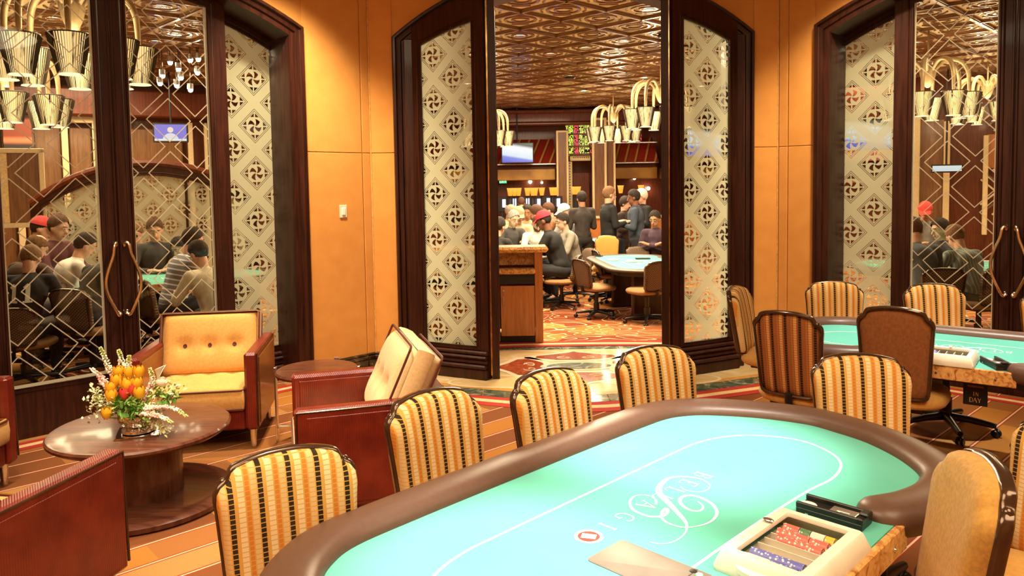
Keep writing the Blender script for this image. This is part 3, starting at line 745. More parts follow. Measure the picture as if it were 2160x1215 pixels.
# table sign hung under the far table
t = empty('table_sign', onT(T2, R2, .19, -.44, .60), R2, 'black sign with small gold lettering hanging under the far poker table', 'sign')
obj('board', G().box(0, 0, 0, .20, .012, .26, .003), M['black'], t)
obj('hanger', G().box(0, .002, .19, .02, .006, .16), M['black'], t)
obj('knob', G().sphere((0, -.012, .10), .010, 10, 6), M['chrome'], t)
def row_text(txt, y, h, parent, mat, gap=.80):
    n = len(txt)
    for i, ch in enumerate(txt):
        g = letter(ch, (i - (n - 1) / 2) * h * gap, 0, h, 0)
        g.v = [(x, -.0068, yy + y) for x, yy, z in g.v]
        obj('printed_letter', g, mat, parent, smooth=0)
t.scale = (.54, .54, .54)
obj('worn_print', G().box(0, -.0066, .052, .13, .001, .018), M['brown_back'], t, smooth=0)
row_text('IN', -.020, .036, t, M['seat_gold'], .7)
row_text('DAY', -.078, .042, t, M['seat_gold'])

# ---------------------------------------------------------------- poker chairs
OUT = [(.0, .505), (.12, .505), (.165, .512), (.185, .54), (.192, .62), (.200, .72), (.208, .82), (.212, .855), (.209, .880), (.197, .896), (.182, .904), (.172, .914), (.163, .930), (.147, .940), (.10, .950), (.05, .956), (.0, .957)]
def chair_outline():
    r = [(x * .91, z * .992 + .002) for x, z in OUT]; l = [(-x, z) for x, z in reversed(r[1:-1])]
    return r + l
def backy(x, z):     # recline and wrap of the backrest
    return -.215 - (z - .5) * .17 + (x / .23) ** 2 * .035
def chair_parts(front, back, seatm, pattern_back=False):
    ol = chair_outline()
    cx, cz = 0, .73
    def ring(s, dy, sz=None):
        return [((x - cx) * s + cx, backy((x - cx) * s, (z - cz) * s + cz) + dy, (z - cz) * s + cz) for x, z in ol]
    fr = G().loft([ring(.995, .004), ring(.995, .020), ring(.97, .038), ring(.90, .050), ring(.7, .058), ring(.4, .062), ring(.08, .064)])
    bk = G().loft([ring(.985, -.004), ring(.95, -.014), ring(.8, -.020), ring(.4, -.024), ring(.05, -.025)])
    n = len(ol); rings = []
    fg = G()
    def fring(s, dy): return [tuple(p) for p in cr([(x * (1 + s / abs(.2)), backy(x, z) + dy, z + s * (1 if z > .73 else -1) * min(1, abs(z - .73) / .15)) for x, z in ol], 2, True)]
    pr_ = [(-.010, .004), (.000, .006), (.005, .001), (.0065, -.010), (.005, -.024), (-.002, -.029), (-.010, -.026)]
    fg.loft([fring(s, dy) for s, dy in pr_ + pr_[:1]], True, False)
    # shoulder scrolls
    for sx in (-1, 1):
        fg.sphere((sx * .168, backy(.168, .9) - .012, .897), .015, 8, 6)
    seat = G()
    prof = [(.02, .445), (.20, .445), (.232, .452), (.245, .47), (.246, .49), (.235, .51), (.20, .525), (.1, .532), (.01, .534)]
    rings = []
    for r, z in prof:
        rings.append([(math.copysign(abs(cos(a)) ** .75, cos(a)) * r, .02 + math.copysign(abs(sin(a)) ** .75, sin(a)) * r * .98, z) for a in [2 * pi * i / 28 for i in range(28)]])
    seat.loft(rings)
    col = G().cyl(0, .0, .18, .445, .026, 12); col.cyl(0, 0, .09, .24, .040, 12); col.box(0, .0, .432, .26, .28, .026, .006)
    col.tube([(0, -.14, .44), (0, -.235, .45), (0, -.245, .52)], .022, 8)
    base = G()
    for i in range(5):
        a = 2 * pi * i / 5 + .3
        base.tube([(0, 0, .105), (.14 * cos(a), .14 * sin(a), .098), (.29 * cos(a), .29 * sin(a), .075)], [.030, .024, .018], 8)
    lever = G().tube([(.0, .05, .42), (.16, .07, .42), (.22, .075, .40)], .006, 6)
    parts = [('backrest', fr, front), ('back_panel', bk, back), ('back_frame', fg, M['bronze']), ('seat', seat, seatm), ('gas_column', col, M['black_metal']), ('star_base', base, M['black_metal']), ('height_lever', lever, M['black_metal'])]
    return parts
CAST = G()
CAST.cyl(0, 0, .030, .062, .008, 6)
for sx in (-1, 1):
    q = G().lathe([(.004, -.009), (.022, -.009), (.026, -.004), (.026, .004), (.022, .009), (.004, .009)], 12)
    CAST.merge(q, Matrix.Translation((sx * .014, 0, .028)) @ Matrix.Rotation(pi / 2, 4, 'Y'))
CHAIRS = {}
def poker_chair(kind, x, y, rz, label, group=None):
    """x, y: where the top of the backrest stands; rz: yaw of the chair (faces local +y)"""
    front, back, seatm = {'stripe': (M['stripe'], M['brown_back'], M['seat_gold']), 'allstripe': (M['stripe'], M['stripe_shaded'], M['seat_gold']), 'gold': (M['gold_velvet'], M['brown_back'], M['seat_gold']), 'velvet': (M['gold_velvet'], M['gold_velvet'], M['seat_gold']), 'weave': (M['weave'], M['weave'], M['seat_brown'])}[kind]
    d = .285
    loc = (x - sin(rz) * d, y + cos(rz) * d, 0)
    if kind in CHAIRS:
        return dup(CHAIRS[kind], loc, rz, label, group)
    t = empty('poker_chair', loc, rz, label, 'chair', group)
    for nm, g, m in chair_parts(front, back, seatm): obj(nm, g, m, t, smooth=50)
    first = None
    for i in range(5):
        a = 2 * pi * i / 5 + .3
        if first is None:
            first = o = obj('caster', CAST, M['black'], t, smooth=50)
        else:
            o = first.copy(); COL.objects.link(o)
        o.location = (.29 * cos(a), .29 * sin(a), 0); o.rotation_euler = (0, 0, a + .9)
    CHAIRS[kind] = t
    return t
k = N('basket_weave'); x = k.xyz()
a = k.m('SINE', k.m('MULTIPLY', x[0], 210.0)); b = k.m('SINE', k.m('MULTIPLY', x[2], 210.0)); h = k.m('MULTIPLY', a, b)
M['weave'] = k.done(k.pbr(k.ramp(h, [(.15, (.10, .062, .038)), (.55, (.19, .125, .08)), (.85, (.42, .30, .19))]), .8, 0, k.bump(h, .4, .003), .3))
M['seat_brown'] = plain('brown_seat', (.33, .17, .06), .8, 0, .1, 40, .1)
D = radians
poker_chair('stripe', -.656, 2.114, D(180 + 29), 'striped chair at the front table, leftmost and nearest of its row')
poker_chair('stripe', -.309, 2.705, D(180 + 41), 'striped chair at the front table, before the oxblood armchair with the cream cushion')
poker_chair('stripe', .124, 2.987, D(180 + 41), 'striped chair at the front table, before the left half of the marble floor')
poker_chair('stripe', .625, 3.395, D(180 + 22), 'striped chair at the far end of the front table, before the open doorway')
poker_chair('stripe', 1.462, 3.174, D(180 - 10), 'striped chair at the rounded end of the front table, before the plain brown-backed chair')
poker_chair('velvet', 1.145, 1.80, D(74), 'gold velvet chair in a bronze frame, beside the tray of the front table').scale = (1, 1, 1.06)
poker_chair('stripe', 1.74, 2.26, D(112), 'striped chair at the frame edge behind the gold velvet chair')
poker_chair('stripe', 2.33, 5.47, D(180 - 15), 'striped chair on the far side of the far table, beside the orange wall')
poker_chair('stripe', 2.94, 5.27, D(180 - 12), 'striped chair on the far side of the far table, before the glass door leaf')
poker_chair('stripe', 3.50, 4.86, D(180 - 22), 'striped chair on the far side of the far table, under the door pull handles')
poker_chair('stripe', 1.56, 5.30, D(-122), 'striped chair turned sideways by the right frosted sidelight of the open doorway')
poker_chair('allstripe', 1.45, 4.0, D(-40), 'chair seen from behind with shade-darkened stripes on its back, at the far table').scale = (.95, 1, 1.05)
poker_chair('gold', 1.95, 3.85, D(-36), 'chair seen from behind with a plain brown suede back, at the far table').scale = (.93, .95, 1.09)
# ---------------------------------------------------------------- lounge
def cushion(w, d, h, n=14, tuft=(), crown=.35, wob=0.0, box=.34):
    """soft box cushion centred on the origin, thickness h along z; tufts pull the top in"""
    def prof(u): return max(0.0, 1 - abs(2 * u - 1) ** 6) ** .5
    def top(u, v):
        e = min(1, (prof(u) * prof(v)))
        z = h / 2 * (1 - crown + crown * e) * (e ** .18 if e > 0 else 0)
        for (tu, tv) in tuft: z -= h * .22 * math.exp(-(((u - tu) * w) ** 2 + ((v - tv) * d) ** 2) / .0022)
        return z
    def ex(u): return (u - .5)
    g = G()
    us = [.5 - .5 * cos(pi * i / n) if False else i / n for i in range(n + 1)]
    g.grid(lambda u, v: (ex(u) * w + wob * sin(v * 7) * .0, ex(v) * d, top(u, v)), n, n)
    g.grid(lambda u, v: (ex(u) * w, ex(v) * d, -top(u, v) if not tuft else -h / 2 * min(1, prof(u) * prof(v)) ** .3), n, n)
    # boxing strip
    per = [(i / n, 0) for i in range(n)] + [(1, i / n) for i in range(n)] + [(1 - i / n, 1) for i in range(n)] + [(0, 1 - i / n) for i in range(n)]
    t = h * box
    ring = lambda s, z: [(ex(u) * w * s, ex(v) * d * s, z) for u, v in per]
    g.loft([ring(.975, -t * 1.25), ring(1.0, -t), ring(1.012, 0), ring(1.0, t), ring(.975, t * 1.25)], True, False)
    return g
def cush_piping(w, d, h):
    g = G(); t = h * .36
    for z in (-t, t):
        g.tube([(x, y, z) for x, y in rrect(w / 2, d / 2, .02, 3)], .0065, 6, True)
    return g
BTN = G().lathe([(.001, -.004), (.013, -.004), (.016, .001), (.012, .006), (.006, .004), (.001, .004)], 14)
def armchair(loc, rz, label, pale=False, small=1.0, lean=0.0, depth=.76, tan=False):
    t = empty('armchair', loc, rz, label, 'armchair')
    w = .80; dp = depth; ah = .635; aw = .085
    for sx in (-1, 1):
        g = G()
        x = sx * (w / 2 - aw / 2)
        a = obj('arm', G().box(x, 0, (.13 + ah) / 2, aw, dp, ah - .13, .016), M['ribbed'], t)
        obj('side_panel', G().box(x + sx * (aw / 2 + .002), -.012, .38, .006, dp - .09, ah - .20, .002), M['tan_panel'] if tan else M['ribbed'], a)
        obj('inner_panel', G().box(x - sx * (aw / 2 + .002), 0, .45, .006, dp - .08, .30, .002), M['tan_panel'] if tan else M['ribbed'], a)
        for z in (ah - .004,):
            obj('arm_piping', G().tube([(x + sx * aw * .46, -dp / 2 + .02, z - .008), (x + sx * aw * .46, dp / 2 - .01, z - .008), (x + sx * aw * .46, dp / 2 - .001, .16)], .006, 6), M['bronze'], a)
    obj('back_shell', G().box(0, -dp / 2 + .045, .40, w - 2 * aw, .09, .50, .015), M['ribbed'], t)
    obj('front_rail', G().box(0, dp / 2 - .055, .195, w - 2 * aw - .002, .07, .13, .012), M['ribbed'], t)
    obj('seat_deck', G().box(0, .02, .215, w - 2 * aw - .002, dp - .16, .06, .01), M['dark_wood'], t)
    sw, sd, sh = w - 2 * aw - .012, dp - .115, .17
    tf = [(.25, .38), (.5, .38), (.75, .38), (.37, .66), (.63, .66)]
    cm = M['cushion_pale'] if pale else M['cushion']
    seat = obj('seat_cushion', cushion(sw, sd, sh, 20, tf), cm, t, (0, .065, .335), smooth=60)
    obj('piping', cush_piping(sw, sd, sh), M['piping'], seat)
    for u, v in tf: obj('button', BTN, M['piping'], seat, ((u - .5) * sw, (v - .5) * sd, sh * .30))
    bw, bh, bt = w - 2 * aw + .03, (.48 if pale else .44), (.24 if pale else .15)
    tb = [(.25, .47), (.5, .47), (.75, .47)]
    back = obj('back_cushion', cushion(bw, bh, bt, 20, tb, .80 if pale else .45, 0, .16 if pale else .34), cm, t, (0, -dp / 2 + (.20 if pale else .175), .635 if pale else .60), (radians(90 - (24 if pale else 17) - lean), 0, pi), smooth=60)
    obj('piping', cush_piping(bw, bh, bt), M['piping'], back)
    for u, v in tb: obj('button', BTN, M['piping'], back, ((u - .5) * bw, (v - .5) * bh, bt * .30))
    for sx in (-1, 1):
        for sy in (-1, 1):
            obj('leg', G().lathe([(.017, 0), (.024, .13)], 12, sx * (w / 2 - .05), sy * (dp / 2 - .06), 0), M['chrome'], t)
    return t
armchair((-2.11, 5.13, 0), D(189), 'armchair with gold buttoned cushions facing us, backed against the closed doors', depth=.72, tan=True)
armchair((-.80, 4.03, 0), D(107), 'oxblood ribbed armchair with a cream back cushion, seen from its side beside the striped chairs', True, depth=.76)
armchair((-2.075, 2.77, 0), D(-11), 'oxblood ribbed armchair in the bottom corner, seen from behind its right arm', depth=.76)
armchair((-3.27, 3.94, 0), D(-88), 'oxblood armchair cut off at the frame edge, facing the flower table', depth=.76)
# coffee table
ct = empty('coffee_table', (-2.03, 4.05, 0), 0, 'round dark mahogany coffee table on a drum pedestal, holding flowers', 'table')
k = N('polished_mahogany'); f = k.noise(2.0, 5, k.mapv((3, 26, 3), (0, 0, .5)), .5)
M['mahogany'] = k.done(k.pbr(k.ramp(f, [(.3, (.06, .018, .010)), (.7, (.16, .055, .028))]), .30, 0, None, .2, .28))
obj('tabletop', G().lathe([(.001, .375), (.40, .375), (.435, .380), (.455, .395), (.457, .408), (.448, .418), (.43, .42), (.001, .42)], 64), M['mahogany'], ct, smooth=40)
obj('pedestal', G().lathe([(.20, .05), (.20, .36), (.23, .376)], 40), M['mahogany'], ct, smooth=40)
obj('base_disc', G().lathe([(.44, 0), (.462, .01), (.465, .035), (.44, .05), (.38, .055), (.001, .055)], 64), M['mahogany'], ct, smooth=40)
# low round side table with nickel legs
stb = empty('side_table', (-1.31, 4.98, 0), .0, 'round red-brown side table on flat nickel legs between two armchairs', 'table')
obj('tabletop', G().lathe([(.001, .455), (.24, .455), (.268, .465), (.272, .48), (.262, .492), (.001, .494)], 48), M['mahogany'], stb, smooth=40)
for a in (pi, 0, pi / 2 - .25, -pi / 2 + .9):
    obj('leg', G().box(.278 * cos(a), .278 * sin(a), .253, .012, .036, .506, .002, a), M['chrome'], stb)
obj('cross_bar', G().box(0, 0, .10, .54, .012, .02, .002), M['chrome'], stb)
# flowers
BX, BY, BZ = -1.985, 3.93, .42
mt = empty('mirror_tile', (BX, BY, BZ), .35, 'square mirror tile under the silver flower bowl', 'tray')
obj('glass', G().box(0, 0, .004, .21, .21, .008, .002), plain('mirror', (.75, .72, .66), .03, 1.0, .02), mt)
bowl = empty('flower_bowl', (BX, BY, BZ + .0085), 0, 'embossed silver bowl holding flowers on the coffee table', 'bowl')
k = N('embossed_silver'); vo = k.n('ShaderNodeTexVoronoi'); k.l(k.co(), vo.inputs[0]); vo.inputs['Scale'].default_value = 90
M['silver'] = k.done(k.pbr((.78, .70, .60), .16, 1.0, k.bump(vo.outputs['Distance'], .8, .006)))
obj('bowl_body', G().lathe([(.001, .03), (.05, .03), (.075, .04), (.095, .065), (.10, .085), (.096, .10), (.09, .10), (.085, .08), (.001, .06)], 36), M['silver'], bowl, smooth=40)
obj('foot_ring', G().lathe([(.07, 0), (.082, .004), (.080, .018), (.065, .026), (.055, .034)], 36), M['chrome'], bowl, smooth=40)
def fcol(name, c, c2): 
    k = N(name); f = k.noise(14, 3); return k.done(k.pbr(k.ramp(f, [(.35, c), (.65, c2)]), .6, spec=.3))
F = {'tulip': fcol('orange_tulip', (.86, .34, .012), (.95, .56, .03)), 'red': fcol('red_tulip', (.66, .03, .03), (.8, .07, .05)), 'pink': fcol('pink_floret', (.85, .42, .38), (.92, .66, .56)), 'white': fcol('cream_floret', (.90, .82, .62), (.95, .92, .80)), 'bud': fcol('green_bud', (.50, .55, .16), (.74, .74, .34)), 'leaf': fcol('ivy_leaf', (.10, .26, .03), (.30, .46, .09)), 'vine': fcol('pale_vine', (.55, .58, .25), (.78, .76, .48)), 'lav': fcol('lavender_floret', (.42, .28, .66), (.6, .45, .8))}
def fpos(zx, zy, dy=0.0):
    px, py = 160 + zx / 5.52, 720 + zy / 5.52
    return Vector((BX + (px - 280) / 406, BY + dy, BZ + .005 + (916 - py) / 406))
root = Vector((BX, BY, BZ + .09))
def tulip(i, zx, zy, dy, m, lab, grp):
    p = fpos(zx, zy, dy)
    t = empty('tulip', tuple(p), random.random() * 6, lab, 'flower', grp)
    for j in range(6):
        a = j * pi / 3; r0 = .0185 if j % 2 else .0165
        g = G()
        def fn(u, v, a=a, r0=r0, j=j):
            wdt = (u - .5) * 1.35 * sin(pi * (.12 + .80 * v)) ** .8
            r = r0 * (0.35 + 1.25 * sin(pi * min(.95, .12 + v * .62))) 
            return (r * cos(a + wdt), r * sin(a + wdt), -.026 + .062 * v)
        g.grid(fn, 4, 5)
        obj('petal', g, F[m], t, smooth=80, fix=False)
    st = root - p
    obj('stem', G().tube([(0, 0, -.02), tuple(st * .4 + Vector((0, 0, -.02))), tuple(st)], .0035, 5), F['leaf'], t)
    t.rotation_euler = (0, 0, 0)
HEADS = [(420, 390, .03), (520, 405, .05), (640, 400, .05), (425, 470, .0), (520, 510, .0), (590, 515, -.03), (690, 500, -.02), (745, 590, -.05), (430, 615, -.06), (385, 545, -.02), (395, 810, -.08), (600, 420, .08)]
TN = ['at the upper left of the cluster', 'at the top, left of the middle', 'topmost, right of the middle', 'second row, far left', 'middle of the cluster', 'middle of the cluster, right of the central one', 'at the right end of the second row', 'lowest at the right of the cluster', 'lowest at the left of the cluster', 'tucked behind the left of the cluster', 'hanging alone low beside the bowl', 'half hidden at the back of the cluster']
for i, (zx, zy, dy) in enumerate(HEADS): tulip(i, zx, zy, dy, 'tulip', 'orange tulip in the silver bowl, ' + TN[i], 'orange tulips in the silver bowl')
for i, (zx, zy, dy) in enumerate([(565, 605, -.04), (650, 575, -.03)]): tulip(i, zx, zy, dy, 'red', 'small red tulip low among the orange tulips, ' + ('left one' if i == 0 else 'right one'), 'red tulips in the silver bowl')
def floret(g, c, r):
    for q in range(4): g.sphere((c[0] + random.uniform(-.7, .7) * r, c[1] + random.uniform(-.7, .7) * r, c[2] + random.uniform(-.6, .6) * r), r * random.uniform(.5, .8), 6, 5)
def spike(pts, lab, cols, grp=None):
    P = cr([fpos(*p) for p in pts], 8)
    o = P[0]
    t = empty('snapdragon', tuple(o), 0, lab, 'flower', grp)
    obj('stem', G().tube([tuple(p - o) for p in P] , .003, 5), F['leaf'], t)
    gs = {c: G() for c in set(cols)}
    m = len(P)
    for i in range(m // 5, m):
        f = (i - m // 5) / (m - m // 5); c = cols[min(len(cols) - 1, int(f * len(cols)))]
        r = .013 * (1.05 - .62 * f)
        for q in range(3):
            a = i * 1.9 + q * 2.1
            floret(gs[c], tuple(P[i] - o + Vector((cos(a), sin(a), .2)) * (.017 * (1.1 - .7 * f))), r * .75)
    for c, g in gs.items():
        if g.v: obj('florets', g, F[c], t, smooth=70, fix=False)
spike([(640, 800, 0), (420, 520, .04), (290, 320, .04), (215, 95, .04)], 'tallest cream and pink snapdragon leaning left over the coffee table', ['pink', 'pink', 'white', 'white', 'bud'])
spike([(640, 800, .04), (480, 480, .06), (420, 300, .07), (390, 140, .07)], 'cream snapdragon spike just behind the orange tulips', ['white', 'white', 'white', 'bud'])
spike([(640, 800, .05), (520, 500, .07), (480, 340, .08), (505, 215, .08)], 'short pale snapdragon between the two cream spikes and the tulips', ['white', 'white', 'bud'])
spike([(640, 800, .0), (350, 560, .0), (220, 440, .02), (120, 330, .02)], 'pink snapdragon low at the left of the bouquet', ['pink', 'pink', 'pink', 'white'])
spike([(640, 820, -.05), (900, 760, -.06), (1120, 770, -.06), (1300, 870, -.06)], 'cream snapdragon spike reaching farthest right over the table', ['white', 'pink', 'white', 'bud'])
spike([(640, 820, -.07), (880, 820, -.09), (1040, 850, -.1), (1160, 910, -.1)], 'pink and cream snapdragon hanging low at the right of the bowl', ['pink', 'pink', 'white', 'bud'])
spike([(640, 800, .0), (760, 640, .02), (820, 520, .03), (800, 350, .03)], 'pale pink snapdragon rising at the right of the tulips', ['pink', 'pink', 'white', 'bud'])
p = fpos(880, 400, .03)
cl = empty('calla_lily', tuple(p), 0, 'white calla lily trumpet above the right side of the bouquet', 'flower')
obj('trumpet', G().grid(lambda u, v: ((.004 + .026 * v ** 1.5) * cos(u * 6.0) + .018 * v, (.004 + .026 * v ** 1.5) * sin(u * 6.0), -.04 + .07 * v + .012 * v * cos(u * 6.0)), 16, 6), F['white'], cl, smooth=80, fix=False)
obj('stem', G().tube([(0, 0, -.04), tuple((root - p) * .5 + Vector((0, 0, -.03))), tuple(root - p)], .004, 5), F['leaf'], cl)
p = fpos(965, 480, -.0)
rs = empty('white_rose', tuple(p), 0, 'round white rose at the right of the bouquet', 'flower')
for j in range(5):
    obj('petal', G().grid(lambda u, v, j=j: ((.008 + .004 * j) * sin(pi * (.15 + .5 * v)) * 1.3 * cos(j * 1.3 + (u - .5) * 3.4), (.008 + .004 * j) * sin(pi * (.15 + .5 * v)) * 1.3 * sin(j * 1.3 + (u - .5) * 3.4), -.018 + .040 * v - .003 * j), 8, 4), F['white'], rs, smooth=80, fix=False)
obj('stem', G().tube([(0, 0, -.016), tuple(root - p)], .0035, 5), F['leaf'], rs)
def leafcloud(name, centers, n, m, r, size, lab):
    g = G()
    for i in range(n):
        c = random.choice(centers); p = fpos(c[0], c[1], c[2]) + Vector((random.gauss(0, r), random.gauss(0, r), random.gauss(0, r * .8)))
        p.z = max(p.z, BZ + .015)
        s = size * random.uniform(.6, 1.2); q = Euler((random.uniform(-1, 1), random.uniform(-1, 1), random.uniform(0, 6.3))).to_matrix()
        v = [Vector((-s, 0, 0)), Vector((-.3 * s, -.55 * s, .1 * s)), Vector((.3 * s, -.35 * s, .12 * s)), Vector((s, 0, 0)), Vector((.3 * s, .35 * s, .12 * s)), Vector((-.3 * s, .55 * s, .1 * s))]
        g.add([tuple(p + q @ x) for x in v], [(0, 1, 5), (1, 2, 4, 5), (2, 3, 4)])
    return tag(obj(name, g, m, None, smooth=0, fix=False), lab, 'foliage', None, 'stuff')
leafcloud('ivy_leaves', [(540, 700, -.05), (640, 720, -.06), (760, 760, -.06), (880, 850, -.07), (500, 800, -.04), (620, 640, 0), (1050, 700, 0), (950, 620, 0), (700, 850, -.08)], 330, F['leaf'], .024, .021, 'green ivy leaves filling the flower bouquet around the silver bowl')
leafcloud('pale_foliage', [(230, 560, 0), (260, 680, -.02), (320, 760, -.03), (200, 640, 0), (250, 830, -.03), (420, 740, -.05), (1000, 650, .02), (1060, 560, .02), (900, 720, -.03), (960, 800, -.05), (1020, 1000, -.07), (860, 920, -.07)], 560, F['vine'], .028, .012, 'pale feathery foliage spilling from both sides of the bouquet')
g = G()
for i in range(26):
    c = random.choice([(230, 640), (330, 780), (450, 760), (200, 760), (980, 900), (1020, 1010), (780, 900)])
    a = fpos(c[0], c[1], random.uniform(-.09, 0)); pts = [a]
    for k2 in range(4): pts.append(pts[-1] + Vector((random.uniform(-.02, .02), random.uniform(-.02, .02), random.uniform(-.018, .016))))
    g.tube([(p.x, p.y, max(BZ + .01, p.z)) for p in cr(pts, 3)], .0017, 4)
tag(obj('trailing_vines', g, F['vine'], None, fix=False), 'thin pale curling vines trailing from the flower bowl', 'vine', None, 'stuff')
# ---------------------------------------------------------------- the large card room
HF = -.2       # its floor slopes down a little beyond the doors
def hz(y): return 0.0 if y < 8.05 else max(HF, HF * (y - 8.05) / 2.4)
M['hall_wood'] = wood('hall_red_wood', (.085, .015, .007), (.17, .038, .012), .40, .12, 'z', 1.0, .3)
M['beam'] = wood('ceiling_beam_wood', (.15, .065, .024), (.28, .125, .05), .3, .3, 'x')
M['ceil_cream'] = plain('ceiling_cream', (.86, .72, .44), .6, 0, .06, 8)
M['pil_cream'] = plain('pilaster_cream', (.80, .64, .36), .5, 0, .05)
M['pil_brown'] = wood('pilaster_panel', (.13, .055, .020), (.25, .115, .042), .4, .2)
g = G(); L = 1.14
hallc = obj('ceiling', G().box(1, 14.6, 4.06, 33, 24, .08), M['ceil_cream'], smooth=0, kind='structure')
XA, XB, YA, YB = -15, 17, 4.6, 25.0
OX, OY = .165, 9.76
bw = .085
def clip_diag(c, sg):
    # points (x, y) with y = c + sg*x inside the rectangle
    pts = []
    for x in (XA, XB):
        y = c + sg * x
        if YA - 1e-6 <= y <= YB + 1e-6: pts.append((x, y))
    for y in (YA, YB):
        x = (y - c) / sg
        if XA < x < XB: pts.append((x, y))
    return sorted(pts)[::max(1, len(pts) - 1)] if len(pts) >= 2 else None
cB = G().box(0, 0, 0, 1, 1, 1)
for sg in (1, -1):
    k0 = OY - sg * OX + L / 2
    for i in range(-40, 41):
        c = k0 + i * L
        p = clip_diag(c, sg)
        if not p: continue
        (x0, y0), (x1, y1) = p
        ln = math.hypot(x1 - x0, y1 - y0)
        if ln < .3: continue
        b = G().box(0, 0, .015, ln, bw, .03); b.box(0, 0, -.005, ln, .045, .012)
        obj('ceiling_beam', b, M['beam'], hallc, ((x0 + x1) / 2, (y0 + y1) / 2, 3.985), (0, 0, atan2(y1 - y0, x1 - x0)), 0, fix=False)
ros = G()
def arc(r, a0, a1, w, z0, z1, n):
    ps = [(r * cos(a0 + (a1 - a0) * i / n), r * sin(a0 + (a1 - a0) * i / n)) for i in range(n + 1)]
    qs = [((r + w) * cos(a0 + (a1 - a0) * i / n), (r + w) * sin(a0 + (a1 - a0) * i / n)) for i in range(n + 1)]
    for i in range(n): ros.prism([ps[i], ps[i + 1], qs[i + 1], qs[i]], z0, z1)
for r, w, n in ((.10, .032, 12), (.20, .036, 16)): arc(r, 0, 2 * pi, w, -.020, 0, n)
for q4 in range(4):
    a = q4 * pi / 2
    arc(.29, a - .42, a + .42, .022, -.018, 0, 4)
    for s2 in (-1, 1):
        u = [(.33 * cos(a), .33 * sin(a)), (.46 * cos(a) - s2 * .03 * sin(a), .46 * sin(a) + s2 * .03 * cos(a)), (.46 * cos(a), .46 * sin(a))]
cells = []
for i in range(-32, 33):
    for j in range(-12, 32):
        for h in (0, 1):
            x = OX + (i + h * .5) * L; y = OY + (j + h * .5) * L
            if XA + .4 < x < XB - .4 and YA + .4 < y < YB - .4 and not (x - y > -8.3 and x + y < 9.4 and y < 7.3): cells.append((x, y))
cells.sort(key=lambda c: math.hypot(c[0], c[1]) + 3 * abs(c[0] / c[1] - .09))
me0 = None; rest = G()
small = G(); small.v = ros.v; small.f = ros.f; small.mi = ros.mi
for n, (x, y) in enumerate(cells):
    if n < 300:
        if me0 is None:
            o = obj('ceiling_rosette', ros, M['beam'], hallc, (x, y, 4.02), smooth=0); me0 = o
        else:
            o = me0.copy(); COL.objects.link(o); o.location = (x, y, 4.02)
    else:
        for r, w in ((.10, .05), (.21, .05)):
            ps = [(x + r * cos(2 * pi * k / 8), y + r * sin(2 * pi * k / 8)) for k in range(8)]; qs = [(x + (r + w) * cos(2 * pi * k / 8), y + (r + w) * sin(2 * pi * k / 8)) for k in range(8)]
            for k8 in range(8):
                q = (k8 + 1) % 8; rest.add([(*ps[k8], 3.99), (*ps[q], 3.99), (*qs[q], 3.99), (*qs[k8], 3.99)], [(0, 1, 2, 3)])
tag(obj('far_ceiling_rosettes', rest, M['beam'], hallc, smooth=0, fix=False), None, None, None, 'stuff')
# recessed lights in rosette centres
def near_cell(x, y): return min(cells, key=lambda c: (c[0] - x) ** 2 + (c[1] - y) ** 2)
M['bulb'] = glow('downlight_lamp', (1, .82, .55), 22)
LIT = [(1.9, 10.5), (.2, 12.1), (1.85, 12.7), (1.3, 13.3), (.9, 14.0), (2.0, 16.2), (1.3, 17.0), (2.6, 17.2), (1.9, 19.9), (-3.9, 6.6), (-5.0, 8.4), (-6.5, 10.5), (-5.6, 12.5), (-4.4, 10.2), (-7.6, 13), (-5.2, 11.2), (-9, 12), (6.0, 9.2), (7.2, 11.3), (5.4, 8.6), (9, 13), (6.6, 13.2), (8.2, 15), (-2.8, 12), (3.8, 12), (-1, 18), (4.8, 19)]
ORD = 'nearest,second nearest,third nearest,fourth nearest,fifth nearest,sixth nearest,seventh nearest,eighth nearest,ninth nearest,tenth nearest,eleventh nearest,twelfth nearest'.split(',')
def lab_ceiling_lights():
    zones = {}
    for o in bpy.data.objects:
        if o.name.startswith('ceiling_light'):
            r = o.location.x / o.location.y
            z = 'through the open doorway' if -.03 < r < .2 else 'behind the left glass doors' if r < -.25 else 'behind the right glass doors' if r > .4 else 'behind the left frosted sidelight' if r <= -.03 else 'behind the right frosted sidelight'
            zones.setdefault(z, []).append(o)
    for z, os_ in zones.items():
        os_.sort(key=lambda o: o.location.y)
        for i, o in enumerate(os_): o['label'] = 'small recessed ceiling light, %s one seen %s' % (ORD[i], z)
done = set(); first = None
for x, y in LIT:
    c = near_cell(x, y)
    if c in done: continue
    done.add(c)
    if first is None:
        first = empty('ceiling_light', (c[0], c[1], 4.0), 0, 'small recessed light glowing in a rosette of the coffered ceiling', 'light', 'recessed lights in the coffered ceiling')
        obj('trim_ring', G().lathe([(.055, 0), (.085, 0), (.085, -.012), (.055, -.008)], 16), M['chrome'], first)
        obj('lamp', G().lathe([(.001, -.004), (.05, -.004), (.052, .002), (.001, .004)], 14), M['bulb'], first)
    else: dup(first, (c[0], c[1], 4.0))
lab_ceiling_lights()
for x, y in ((.5, 7.1), (.83, 7.1)):
    t = empty('soffit_light', (x, y, 3.425), 0, 'bright round light in the head of the open arch, %s of the pair' % ('left' if x < .6 else 'right'), 'light', 'arch head lights')
    obj('trim_ring', G().lathe([(.05, 0), (.07, 0), (.07, .03), (.05, .03)], 16), M['chrome'], t)
    obj('lamp', G().lathe([(.001, .004), (.052, .004), (.052, .02), (.001, .02)], 16), M['bulb'], t)
